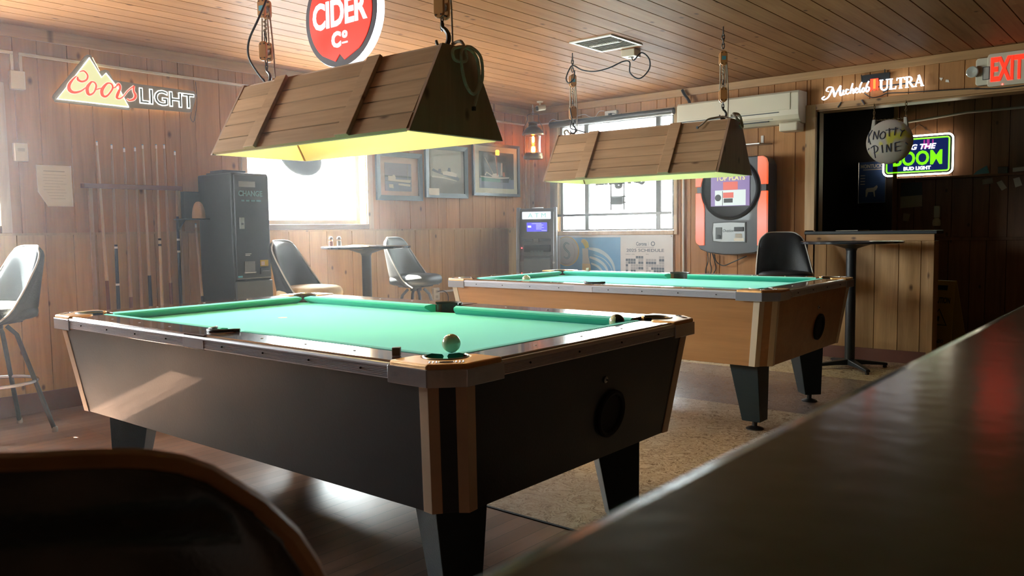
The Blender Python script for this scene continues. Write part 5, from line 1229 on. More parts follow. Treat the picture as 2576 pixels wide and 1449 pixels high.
# cash machine in the corner
t = thing('cash_machine', 'grey cash machine with a lit blue-white topper in the corner', 'cash machine', (0.455, -0.44, 0), 0.60)
AX, AY = 0.41, 0.0
W_a = 0.205
sideprof = [(0.25, 0.0), (-0.25, 0.0), (-0.25, 0.80), (-0.20, 0.86), (-0.17, 1.05), (-0.16, 1.30), (-0.12, 1.335), (0.22, 1.335), (0.25, 1.31)]
bm = NB(); loft(bm, [[(-W_a+0.02, a+0.06, b) for a, b in sideprof], [(W_a-0.02, a+0.06, b) for a, b in sideprof]]); obj('body', bm, M['atmdark'], t, bevel=0.006)
for s in (-1, 1):
    bm = NB(); pp = [(-0.28, 0.0), (-0.29, 0.55), (-0.275, 0.85), (-0.225, 1.10), (-0.19, 1.30), (-0.15, 1.345), (-0.06, 1.345), (-0.06, 0.0)]
    x_a, x_b = s*(W_a-0.035), s*W_a
    loft(bm, [[(x_a, a+0.06, b) for a, b in pp], [(x_b, a+0.06, b) for a, b in pp]]); obj('side_fin', bm, M['atmgrey'], t, bevel=0.006)
bm = NB(); box(bm, -0.145, 0.145, -0.135, -0.11, 1.225, 1.30); lm = obj('topper', bm, em('lit_topper', (0.72, 0.84, 1.0), 0.85), t, bevel=0.006)
bm = NB(); text(bm, 'A T M', -0.085, 0.095, 1.24, 1.285, -0.1355, 0.001); obj('lettering', bm, em('pale_green_letters', (0.25, 0.62, 0.55), 0.6), lm)
bm = NB(); loft(bm, [[(-0.12, -0.125, 1.09), (0.115, -0.125, 1.09), (0.115, -0.115, 1.09), (-0.12, -0.115, 1.09)], [(-0.12, -0.115, 1.20), (0.115, -0.115, 1.20), (0.115, -0.105, 1.20), (-0.12, -0.105, 1.20)]]); sf = obj('screen_frame', bm, M['steelgrey'], t, bevel=0.002)
bm = NB(); loft(bm, [[(-0.10, -0.1275, 1.10), (0.105, -0.1275, 1.10), (0.105, -0.125, 1.10), (-0.10, -0.125, 1.10)], [(-0.10, -0.1185, 1.19), (0.105, -0.1185, 1.19), (0.105, -0.116, 1.19), (-0.10, -0.116, 1.19)]]); obj('screen', bm, em('lit_blue_screen', (0.06, 0.05, 0.75), 1.2), sf)
bm = NB()
for k, (a, b) in enumerate([(-.05, .05), (-.005, .07), (-.005, .055), (-.005, .075), (-.005, .05), (.05, .10)]): box(bm, a, b, -0.1295, -0.1285+0.001*k, 1.178-k*0.014, 1.182-k*0.014)
box(bm, -0.09, -0.055, -0.129, -0.1245, 1.14, 1.16); obj('screen_text', bm, em('screen_white', (0.6, 0.62, 0.9), 1.0), sf)
bm = NB(); box(bm, -0.14, -0.04, -0.155, -0.115, 1.005, 1.025); box(bm, 0.03, 0.14, -0.155, -0.115, 1.005, 1.025); box(bm, -0.03, 0.02, -0.15, -0.115, 0.99, 1.03, 1); obj('card_slot', bm, [M['black'], M['atmdark']], t, bevel=0.002)
bm = NB(); box(bm, -0.13, 0.14, -0.17, -0.13, 0.895, 0.965); obj('receipt_bay', bm, M['black'], t, bevel=0.004)
bm = NB()
for i in range(4):
    for j in range(4): box(bm, -0.06+i*0.034, -0.06+i*0.034+0.026, -0.195, -0.18, 0.862+j*0.012, 0.862+j*0.012+0.009)
box(bm, -0.13, 0.14, -0.185, -0.15, 0.85, 0.86, 1); obj('keypad', bm, [M['steelgrey'], M['atmdark']], t)
bm = NB(); box(bm, -0.13, 0.14, -0.215, -0.18, 0.70, 0.83); obj('cash_tray', bm, M['steelgrey'], t, bevel=0.006)
bm = NB(); box(bm, -0.03, 0.04, -0.235, -0.20, 0.60, 0.695); obj('handle', bm, M['black'], t, bevel=0.006)
bm = NB(); lathe(bm, [(0.010, -0.24), (0.010, -0.19)], (0.175, 0, 0.785), 12, 'y'); obj('lock', bm, M['steel'], t)
bm = NB(); bmesh.ops.create_icosphere(bm, subdivisions=2, radius=0.006, matrix=Matrix.Translation((-0.15, -0.165, 0.935))); obj('indicator_light', bm, em('red_led', (1, 0.05, 0.05), 8), t)
bm = NB(); loft(bm, [[(0.43, -0.50, 1.337), (0.53, -0.44, 1.337), (0.49, -0.38, 1.337), (0.43, -0.42, 1.337)], [(0.435, -0.50, 1.342), (0.525, -0.44, 1.342), (0.49, -0.38, 1.349), (0.43, -0.42, 1.349)]])
tag(obj('paper_slip', bm, M['paper']), 'small folded paper slip on top of the cash machine', 'paper')

# light-up beer lettering over the opening
t = onB('beer_sign', 'glowing white script and capitals beer sign over the back opening', 'sign', 3.59, 2.235)
X, Zs = 3.59, 2.235
wl = em('lit_white_script', (0.84, 0.90, 1.0), 3.6)
def up(pts): return pts
bm = NB()
for P, W_ in (
 ([(-.365, -.035), (-.385, -.05), (-.37, -.062), (-.335, -.045), (-.31, .0), (-.30, .03), (-.335, .035), (-.352, .01), (-.33, -.0)], [.005, .008, .007, .007, .009, .009, .006, .005, .004]),
 ([(-.30, .03), (-.29, -.01), (-.283, -.048)], [.008, .014, .010]),
 ([(-.283, -.048), (-.26, .0), (-.235, .038)], [.006, .006, .007]),
 ([(-.235, .038), (-.24, .0), (-.236, -.04), (-.222, -.038)], [.010, .014, .011, .006]),
 ([(-.21, .0), (-.217, -.036), (-.200, -.034)], [.009, .009, .005]),
 ([(-.170, -.004), (-.186, .0), (-.193, -.024), (-.180, -.037), (-.162, -.026)], [.007, .009, .009, .007, .005]),
 ([(-.138, .045), (-.150, .0), (-.157, -.036)], [.006, .010, .010]), ([(-.154, -.018), (-.136, .0), (-.133, -.020), (-.134, -.036), (-.120, -.028)], [.005, .009, .009, .008, .005]),
 ([(-.118, -.018), (-.102, -.010), (-.103, .002), (-.114, .0), (-.118, -.022), (-.106, -.036), (-.092, -.026)], [.005, .006, .007, .008, .008, .007, .005]),
 ([(-.066, .045), (-.078, .02), (-.086, -.015), (-.080, -.036), (-.068, -.026)], [.006, .009, .010, .008, .005]),
 ([(-.052, .0), (-.066, -.018), (-.058, -.036), (-.044, -.022), (-.052, .0)], [.007, .008, .008, .007, .006]),
 ([(-.012, .046), (-.026, .02), (-.034, -.015), (-.028, -.036), (-.012, -.026), (-.010, -.004), (-.022, .0)], [.006, .009, .010, .008, .008, .007, .005])):
    ribbon(bm, P, W_, -0.055, -0.040)
obj('script_lettering', bm, wl, t)
bm = NB(); prism(bm, [(.0, -.04), (.0, .06), (.058, .06), (.058, -.035), (.045, -.022), (.029, -.035), (.014, -.022)], -0.055, -0.04); prism(bm, [(.024, -.02), (.024, .055), (.042, .055), (.042, -.02)], -0.058, -0.055, 1)
obj('ribbon_emblem', bm, [em('lit_red_ribbon', (1.0, 0.05, 0.02), 1.6), em('lit_orange_ribbon', (1.0, 0.18, 0.03), 1.8)], t)
bm = NB()
def bar_(x0, z0, x1, z1, w_): ribbon(bm, [(x0, z0), (x1, z1)], [w_, w_], -0.055, -0.040, n=1)
z0_, z1_ = -.040, .044
# U
bar_(.082, z1_, .082, -.012, .014); ribbon(bm, [(.082, -.010), (.088, -.030), (.106, -.038), (.124, -.028), (.128, -.008)], [.014, .012, .009, .008, .007], -0.055, -0.040); bar_(.128, -.010, .128, z1_, .007); bar_(.070, z1_-.002, .096, z1_-.002, .005); bar_(.118, z1_-.002, .138, z1_-.002, .005)
# L
bar_(.156, z1_, .156, z0_, .014); bar_(.144, z1_-.002, .168, z1_-.002, .005); bar_(.144, z0_+.003, .192, z0_+.003, .006); bar_(.190, z0_, .194, z0_+.022, .005)
# T
bar_(.228, z1_, .228, z0_, .014); bar_(.200, z1_-.003, .256, z1_-.003, .006); bar_(.202, z1_, .199, z1_-.020, .005); bar_(.254, z1_, .257, z1_-.020, .005); bar_(.216, z0_+.002, .240, z0_+.002, .005)
# R
bar_(.274, z1_, .274, z0_, .014); bar_(.263, z0_+.002, .286, z0_+.002, .005); bar_(.263, z1_-.002, .290, z1_-.002, .005)
ribbon(bm, [(.280, .042), (.300, .038), (.307, .022), (.298, .006), (.280, .002)], [.006, .010, .013, .010, .006], -0.055, -0.040); bar_(.290, .004, .318, z0_+.002, .013); bar_(.310, z0_+.002, .328, z0_+.002, .005)
# A
bar_(.336, z0_, .361, z1_+.002, .006); bar_(.359, z1_+.002, .386, z0_, .014); bar_(.345, -.012, .376, -.012, .005); bar_(.328, z0_+.002, .346, z0_+.002, .005); bar_(.374, z0_+.002, .397, z0_+.002, .005)
obj('capitals', bm, wl, t)
bm = NB(); box(bm, -0.07, 0.14, -0.035, -0.008, 0.045, 0.10); tube(bm, [(-0.075, -0.02, 0.04), (-0.08, -0.02, 0.11)], 0.004, 6); tube(bm, [(0.10, -0.02, 0.04), (0.10, -0.02, 0.13)], 0.004, 6)
box(bm, 0.0, 0.33, -0.038, -0.03, -0.01, 0.0); box(bm, -0.33, 0.0, -0.038, -0.03, -0.01, 0.0); tube(bm, smooth_path([(0.09, -0.02, -0.05), (0.14, -0.03, -0.03), (0.16, -0.02, -0.01)], 3), 0.006, 6)
obj('bracket', bm, M['black'], t)
rope_thing('power_cord', 'dark cord sagging under the glowing white beer sign', 'cord', [(3.54, -0.035, 2.19), (3.60, -0.035, 2.15), (3.67, -0.035, 2.155), (3.72, -0.035, 2.17), (3.85, -0.035, 2.16), (4.05, -0.035, 2.15), (4.30, -0.035, 2.135), (4.50, -0.035, 2.115), (4.80, -0.035, 2.12)], 0.004, M['black'])
bm = NB(); tube(bm, [(3.33, -0.035, 2.10), (3.36, -0.04, 2.14)], 0.006, 6); tag(obj('cable_clip', bm, M['black']), 'dark clip on the opening trim, left of the other one', 'clip')
bm = NB(); tube(bm, [(3.52, -0.035, 2.14), (3.545, -0.04, 2.10)], 0.006, 6); tag(obj('cable_clip', bm, M['black']), 'dark clip on the opening trim near the hanging float chain', 'clip')
bm = NB(); prism(bm, [(4.085, 2.25), (4.11, 2.245), (4.10, 2.225), (4.09, 2.235)], -0.003, -0.001); tag(obj('paper_scrap', bm, M['paper']), 'torn paper scrap on the boards, left one of two beside the exit sign', 'paper')
bm = NB(); prism(bm, [(4.13, 2.23), (4.15, 2.225), (4.155, 2.205), (4.128, 2.212)], -0.003, -0.001); tag(obj('paper_scrap', bm, M['paper']), 'torn paper scrap nearer the exit sign than its twin', 'paper')
# exit sign
t = onB('exit_sign', 'cream exit sign with red glowing letters and an emergency lamp', 'exit sign', 4.56, 2.25)
bm = NB(); prism(bm, rrect(0.44, 0.20, 0.02, 4), -0.045, 0); obj('housing', bm, M['cream_pl'], t, bevel=0.006)
bm = NB(); prism(bm, rrect(0.36, 0.24, 0.02, 4, 0.04), -0.058, -0.045); fp = obj('face_plate', bm, M['cream_pl'], t, bevel=0.004)
bm = NB(); text(bm, 'EXIT', -0.118, 0.095, -0.085, 0.09, -0.058, 0.004, bold=0.03); prism(bm, [(0.11, 0.01), (0.135, 0.05), (0.15, 0.04), (0.13, 0.0), (0.15, -0.04), (0.135, -0.05), (0.11, -0.01)], -0.062, -0.058)
obj('lettering', bm, em('lit_exit_red', (1.0, 0.022, 0.008), 1.5), fp)
bm = NB(); box(bm, -0.170, -0.125, -0.0595, -0.058, -0.065, 0.03); box(bm, -0.166, -0.129, -0.0605, -0.0595, -0.061, 0.026, 1); obj('info_sticker', bm, [M['black'], M['paperdim']], fp)
bm = NB(); lathe(bm, [(0.02, -0.02), (0.035, -0.04), (0.040, -0.07), (0.042, -0.085), (0.036, -0.088), (0.001, -0.080)], (-0.235, 0, 0.0), 24, 'y'); obj('emergency_lamp', bm, pm('clear_lamp_lens', (0.42, 0.42, 0.36), 0.15, coat=0.5), t, smooth=True)
bm = NB(); bmesh.ops.create_icosphere(bm, subdivisions=2, radius=0.005, matrix=Matrix.Translation((-0.04, -0.059, -0.112))); obj('indicator_light', bm, em('red_led_exit', (1, 0.04, 0.03), 10), t)

# half wall under the opening
t = thing('half_wall_counter', 'pine half wall with a ledge top below the back opening', 'counter', (3.58, 0.0, 0), 0.0)
bm = NB(); box(bm, -0.50, 0.475, 0.013, 0.13, 0.0, 1.03)
for f in bm.faces: f.material_index = 1
boards(bm, 'x', -0.50, 0.475, 0.10, 1.03, [], 0.15, 0.22, 0.013, 0.013, random.Random(21)); obj('boards', bm, [M['half_wood'], M['blackmat']], t)
bm = NB(); box(bm, -0.52, 0.52, -0.03, 0.19, 1.045, 1.072); obj('ledge_top', bm, M['black'], t, bevel=0.004)
bm = NB(); box(bm, -0.51, 0.50, -0.014, 0.0, 0.99, 1.045); obj('top_rail', bm, M['trim_x'], t, bevel=0.003)
bm = NB(); box(bm, 0.455, 0.50, -0.014, 0.14, 0.0, 0.989); obj('end_post', bm, M['half_wood'], t, bevel=0.003)
bm = NB(); box(bm, -0.50, 0.455, -0.014, 0.0, 0.0, 0.10); obj('base_board', bm, M['base_red'], t, bevel=0.003)
bm = NB(); loft(bm, [[(3.32, -0.01, 1.073), (3.50, -0.015, 1.073), (3.56, 0.10, 1.073), (3.36, 0.12, 1.073)], [(3.32, -0.01, 1.077), (3.50, -0.015, 1.079), (3.56, 0.10, 1.079), (3.36, 0.12, 1.077)]]); tag(obj('papers', bm, M['paperdim']), 'sheets of paper on the half wall ledge', 'paper')

# painted float sign
t = thing('float_sign', 'pale round float painted KNOTTY PINE hanging in the back opening', 'hanging sign', (3.735, -0.02, 1.785), 0.0)
def float_mat():
    m = NT('painted_float'); b = m.b
    tc = m.new('ShaderNodeTexCoord'); no = m.new('ShaderNodeTexNoise'); no.inputs['Scale'].default_value = 7; m.link(tc.outputs['Object'], no.inputs['Vector'])
    r = m.new('ShaderNodeValToRGB'); e = r.color_ramp.elements; e[0].position = 0.56; e[0].color = (0.40, 0.36, 0.30, 1); e[1].position = 0.64; e[1].color = (0.50, 0.45, 0.05, 1)
    m.link(no.outputs['Fac'], r.inputs[0]); m.link(r.outputs[0], b.inputs['Base Color']); b.inputs['Roughness'].default_value = 0.5
    return m.m
bm = NB(); lathe(bm, [(0.0005, -0.085)]+[(0.178*math.sin(a), -0.085*math.cos(a)) for a in [PI*i/20 for i in range(1, 20)]]+[(0.0005, 0.085)], (0, 0, 0), 40, 'y'); obj('float', bm, float_mat(), t, smooth='all')
for s in (-1, 1):
    bm = NB(); prism(bm, [(s*0.125-0.017, 0.09), (s*0.125+0.017, 0.09), (s*0.118+0.012, 0.185), (s*0.118-0.012, 0.185)], -0.018, 0.018); obj('lug', bm, M['paperdim'], t, bevel=0.005)
    bm = NB(); link_chain(bm, s*0.12, 0, 0.18, 0.32, 0.011, 0.0028); obj('chain', bm, M['brass'], t, smooth=True)
bm = NB(); n = 14
for k in range(n):
    f = k/(n-1); x = -0.10+0.2*f; z = 0.178-0.0*math.sin(PI*f)
    c, s2 = 0.010, 0.005
    tube(bm, [(x+c*math.cos(2*PI*i/8), (s2*math.sin(2*PI*i/8) if k % 2 else 0), z+(0 if k % 2 else s2*math.sin(2*PI*i/8))) for i in range(8)], 0.0018, 5, closed=True)
obj('chain', bm, M['brass'], t, smooth=True)
def surf(x, z):
    q = 1-(x*x+z*z)/(0.178**2); return -0.085*math.sqrt(max(q, 0.0))-0.0025
bm = NB()
def stroke(pts, r=0.0038, rr=None):
    P = smooth_path([(x, 0, z) for x, z in pts], 5); tube(bm, [(p.x, surf(p.x, p.z), p.z) for p in P], r, 6)
for s_ in ([(-.150, .085), (-.145, .0)], [(-.120, .10), (-.147, .045)], [(-.147, .045), (-.128, -.01), (-.125, -.01)],
           [(-.105, .02), (-.10, .085)], [(-.10, .085), (-.070, .02)], [(-.070, .02), (-.062, .09)],
           [(-.03, .078), (-.052, .05), (-.04, .02), (-.015, .03), (-.012, .062), (-.03, .078)],
           [(.015, .10), (.020, .035)], [(-.008, .085), (.04, .092)], [(.060, .105), (.058, .04)], [(.04, .088), (.080, .094)],
           [(.095, .085), (.108, .065)], [(.125, .080), (.108, .065), (.10, .03)],
           [(-.098, -.03), (-.092, -.125)], [(-.125, -.045), (-.095, -.028), (-.068, -.045), (-.075, -.075), (-.10, -.085)],
           [(-.035, -.028), (-.030, -.09)], [(.0, -.088), (.002, -.028)], [(.002, -.028), (.030, -.085)], [(.030, -.085), (.034, -.02)],
           [(.062, -.02), (.062, -.085)], [(.062, -.02), (.10, -.012)], [(.062, -.052), (.092, -.046)], [(.062, -.085), (.105, -.078)],
           [(-.150, -.055), (-.140, -.045)], [(.135, -.02), (.150, -.035)]): stroke(s_)
obj('painted_lettering', bm, M['ink'], t, smooth=True)
# things in the back room
t = thing('lit_beer_sign', 'rectangular lit green and blue sign on the far room wall', 'sign', (3.465, 1.99, 1.815), 0.0)
X, Zs = 3.465, 1.815
blue_e, green_e = em('lit_navy_panel', (0.01, 0.025, 0.16), 0.4), em('lit_green', (0.22, 1.0, 0.01), 0.85)
bm = NB(); prism(bm, rrect(0.655, 0.40, 0.05, 6), -0.03, 0.0); obj('backplate', bm, M['black'], t, bevel=0.004)
bm = NB(); tube(bm, [(x, -0.032, z) for x, z in rrect(0.645, 0.39, 0.05, 6)], 0.008, 8, closed=True); obj('white_border', bm, em('lit_warm_white_border', (1.0, 0.86, 0.66), 14), t, smooth=True)
bm = NB(); prism(bm, rrect(0.57, 0.32, 0.02, 4), -0.036, -0.031); obj('panel', bm, blue_e, t)
bm = NB(); tube(bm, [(x, -0.038, z) for x, z in rrect(0.578, 0.328, 0.02, 4)], 0.007, 6, closed=True); obj('green_border', bm, green_e, t)
bm = NB(); text(bm, 'BOOM', 3.239-X, 3.694-X, 1.713-Zs, 1.860-Zs, -0.037, 0.006, bold=0.025); obj('green_lettering', bm, green_e, t)
bm = NB(); text(bm, 'BRING THE', 3.225-X, 3.637-X, 1.872-Zs, 1.925-Zs, -0.037, 0.005, bold=0.02, shear=0.25); text(bm, 'BUD LIGHT', 3.34-X, 3.592-X, 1.668-Zs, 1.703-Zs, -0.037, 0.005, bold=0.03); obj('white_lettering', bm, em('lit_white_small', (1, 1, 1), 3), t)
bm = NB(); box(bm, 3.52-X, 3.535-X, -0.0375, -0.036, 1.88-Zs, 1.965-Zs); box(bm, 3.55-X, 3.575-X, -0.0375, -0.036, 1.88-Zs, 1.97-Zs); box(bm, 3.60-X, 3.612-X, -0.0375, -0.036, 1.88-Zs, 1.965-Zs); obj('purple_streaks', bm, em('lit_purple', (0.35, 0.04, 0.25), 0.8), t)
bm = NB(); tube(bm, [(3.33, 1.99, 2.02), (3.465, 2.0, 2.13), (3.60, 1.99, 2.02)], 0.002, 6); tag(obj('hanging_wire', bm, M['steel']), 'thin wire holding up the green and blue sign', 'wire')
t = thing('concert_poster', 'dark blue poster with a white horse in the far room', 'poster', (3.02, 2.0, 1.565), 0.0)
bm = NB(); box(bm, -0.135, 0.135, -0.004, 0, -0.215, 0.215); obj('sheet', bm, pm('navy_poster', (0.03, 0.06, 0.16), 0.4, var=0.5, vscale=8), t)
bm = NB(); text(bm, 'MONTUCKY', -0.115, 0.125, 0.15, 0.19, -0.004, 0.001, bold=0.02); box(bm, -0.09, 0.11, -0.005, -0.004, 0.13, 0.138)
for k in range(4): box(bm, -0.115, -0.07, -0.005, -0.004, 0.07-k*0.03, 0.078-k*0.03)
prism(bm, [(-.06, -.08), (-.05, -.06), (.02, -.055), (.05, -.03), (.06, -.05), (.045, -.08), (.03, -.09), (.035, -.15), (.025, -.15), (.015, -.10), (-.035, -.10), (-.05, -.15), (-.06, -.15)], -0.005, -0.004)
obj('print', bm, M['paperdim'], t)
bm = NB(); tube(bm, [(-0.135, -0.005, -0.215), (0.135, -0.005, -0.215), (0.135, -0.005, 0.215), (-0.135, -0.005, 0.215)], 0.003, 4, closed=True); obj('poster_edge', bm, M['steel'], t)
def flat(name, label, cat, pts, y=1.986, mat='paper'):
    bm = NB(); prism(bm, pts, y-0.003, y); return tag(obj(name, bm, M[mat]), label, cat)
flat('paper_flyer', 'blue-grey leaning flyer on the far room ledge', 'flyer', [(3.97, 1.593), (4.107, 1.600), (4.085, 1.675), (4.0, 1.625)], 1.96, 'sticker')
bm = NB(); box(bm, 4.18, 4.26, 1.94, 1.985, 1.593, 1.655); tag(obj('small_box', bm, M['darksteel'], bevel=0.003), 'small dark box on the far room ledge', 'box')
flat('paper_flyer', 'white flyer leaning at the right end of the far room ledge', 'flyer', [(4.30, 1.60), (4.44, 1.61), (4.44, 1.65), (4.30, 1.64)], 1.96)
flat('paper_note', 'faded purple note below the far room ledge', 'note', [(4.04, 1.545), (4.13, 1.56), (4.135, 1.505), (4.045, 1.495)], 1.998, 'paperdim')
flat('playing_card', 'tilted white card pinned below the far room ledge', 'card', [(4.163, 1.51), (4.205, 1.53), (4.252, 1.455), (4.208, 1.43)], 1.998)
flat('paper_note', 'curled white note pinned at the right of the far room wall', 'note', [(4.30, 1.54), (4.35, 1.553), (4.376, 1.475), (4.32, 1.456)], 1.998)
flat('paper_note', 'small torn note above the half wall ledge in the far room', 'note', [(3.335, 1.235), (3.40, 1.225), (3.385, 1.15), (3.33, 1.155)], 1.998, 'paperdim')
flat('wall_calendar', 'wall calendar with a dark picture in the far room', 'calendar', [(3.303, 1.285), (3.514, 1.30), (3.505, 1.545), (3.305, 1.548)], 1.998, 'steelgrey')
flat('calendar_page', 'pale lower page of the far room wall calendar', 'calendar', [(3.304, 1.285), (3.513, 1.300), (3.510, 1.415), (3.304, 1.405)], 1.9945, 'paperdim')
t = thing('hand_sanitizer', 'small white bottle hanging on the far room wall', 'dispenser', (3.652, 1.975, 1.10), 0.0)
bm = NB(); lathe(bm, [(0.035, 0.0), (0.04, 0.02), (0.035, 0.06), (0.02, 0.08)], seg=16); obj('bottle', bm, M['paper'], t, smooth=True)
bm = NB(); box(bm, -0.025, 0.03, -0.02, 0.02, 0.08, 0.20); obj('holder', bm, M['white_pl'], t, bevel=0.008)
conduit('pipe', 'pale pipe running under the far room ceiling', [(3.05, 1.97, 2.13), (3.9, 1.97, 2.20), (4.6, 1.97, 2.20)], 0.012, M['paperdim'])
bm = NB(); box(bm, 3.40, 3.72, 1.3, 1.45, 2.343, 2.349); tag(obj('ceiling_vent', bm, M['blackmat']), 'dark slot vent in the far room ceiling', 'vent')
bm = NB(); loft(bm, [[(2.30+0.12*math.cos(a), 1.985-0.05*abs(math.sin(a)), 1.3) for a in [PI*i/8 for i in range(9)]], [(2.30+0.15*math.cos(a), 1.985-0.06*abs(math.sin(a)), 1.1+0.5) for a in [PI*i/8 for i in range(9)]], [(2.30+0.06*math.cos(a), 1.985-0.03*abs(math.sin(a)), 1.75) for a in [PI*i/8 for i in range(9)]]])
tag(obj('jacket', bm, pm('dark_red_blue_cloth', (0.05, 0.01, 0.02), 0.9)), 'dark jacket hanging at the left of the far room', 'jacket')
# wet floor sign
t = thing('wet_floor_sign', 'yellow folding caution sign standing behind the half wall', 'caution sign', (4.02, 0.62, 0), -0.25)
yl = pm('yellow_plastic', (0.38, 0.27, 0.02), 0.5)
for s in (-1, 1):
    bm = NB(); q = [(-0.14, 0), (0.14, 0), (0.10, 0.64), (-0.10, 0.64)]
    loft(bm, [[(x, s*(0.16-0.15*z/0.64), z) for x, z in q], [(x, s*(0.16-0.15*z/0.64)+0.008, z) for x, z in q]])
    pn_ = obj('panel', bm, yl, t, bevel=0.003)
    if s == -1:
        bm = NB(); text(bm, 'CAUTION', -0.08, 0.08, 0.45, 0.50, 0, 0.001, bold=0.02)
        ribbon(bm, [(0, .40), (-0.075, .27), (0.075, .27)], [.012]*3, -0.001, 0, closed=True, n=1); text(bm, 'CUIDADO', -0.07, 0.07, 0.12, 0.15, 0, 0.001, bold=0.02); box(bm, -0.045, 0.045, -0.001, 0, 0.56, 0.60); box(bm, -0.01, 0.01, -0.001, 0, 0.30, 0.34)
        for v in bm.verts: v.co.y += -(0.16-0.15*v.co.z/0.64)-0.0015
        obj('lettering', bm, M['black'], pn_)
# ------------------------------------------------------------------ high tables
def high_table(label, loc, r, rz, zt):
    t = thing('high_table', label, 'table', loc, rz)
    bm = NB(); lathe(bm, [(0.001, zt-0.022), (r-0.01, zt-0.022), (r, zt-0.017), (r, zt-0.004), (r-0.006, zt), (0.001, zt)], seg=56); obj('tabletop', bm, M['tabletop'], t, smooth=True)
    bm = NB(); lathe(bm, [(0.04, zt-0.075), (0.045, zt-0.06), (0.12, zt-0.035), (0.16, zt-0.0225)], seg=28); obj('mounting_plate', bm, M['iron'], t, smooth=True)
    bm = NB(); lathe(bm, [(0.0375, 0.05), (0.0375, zt-0.07)], seg=24); obj('column', bm, M['iron'], t, smooth=True)
    for k in range(4):
        a = PI/2*k; c, s = math.cos(a), math.sin(a)
        bm = NB()
        secs = []
        for d, z, w_, h_ in ((0.02, 0.052, 0.035, 0.045), (0.12, 0.046, 0.028, 0.03), (0.27, 0.032, 0.022, 0.02), (0.30, 0.028, 0.02, 0.018)):
            secs.append([(c*d-s*w_, s*d+c*w_, z-h_/2), (c*d+s*w_, s*d-c*w_, z-h_/2), (c*d+s*w_*.8, s*d-c*w_*.8, z+h_/2), (c*d-s*w_*.8, s*d+c*w_*.8, z+h_/2)])
        loft(bm, secs); ft = obj('foot', bm, M['iron'], t, bevel=0.004)
        bm = NB(); lathe(bm, [(0.014, 0.0), (0.016, 0.008), (0.012, 0.024)], (c*0.285, s*0.285, 0), 12); obj('glide', bm, M['darksteel'], ft, smooth=True)
    return t
high_table('round black high table below the left window', (0.58, -2.81, 0), 0.355, 0.3, 1.01)
high_table('round black high table beside the half wall', (3.60, -0.49, 0), 0.375, 0.75, 1.0)
def shaker(label, x, y, z, mat):
    t = thing('shaker', label, 'shaker', (x, y, z), group='shakers on the window table')
    bm = NB(); lathe(bm, [(0.019, 0.0), (0.021, 0.004), (0.018, 0.045), (0.016, 0.055)], seg=16); obj('glass_jar', bm, M['jarglass'], t, smooth=True)
    bm = NB(); lathe(bm, [(0.0165, 0.003), (0.0165, 0.042)], seg=14); obj('seasoning', bm, mat, t)
    bm = NB(); lathe(bm, [(0.017, 0.055), (0.018, 0.065), (0.012, 0.075), (0.001, 0.078)], seg=16); obj('lid', bm, M['steel'], t, smooth=True)
shaker('reddish salt and pepper shaker on the window table, left one', 0.42, -3.03, 1.0105, pm('paprika', (0.35, 0.10, 0.06), 0.8))
shaker('white shaker on the window table, right one', 0.45, -2.975, 1.0105, M['paper'])
bm = NB(); loft(bm, [[(0.45, -2.92, 1.0105), (0.57, -2.88, 1.0105), (0.53, -2.76, 1.0105), (0.41, -2.80, 1.0105)], [(0.455, -2.915, 1.013), (0.565, -2.878, 1.017), (0.528, -2.765, 1.014), (0.415, -2.802, 1.018)]])
tag(obj('napkin', bm, M['paper']), 'white paper napkin on the window table', 'napkin')

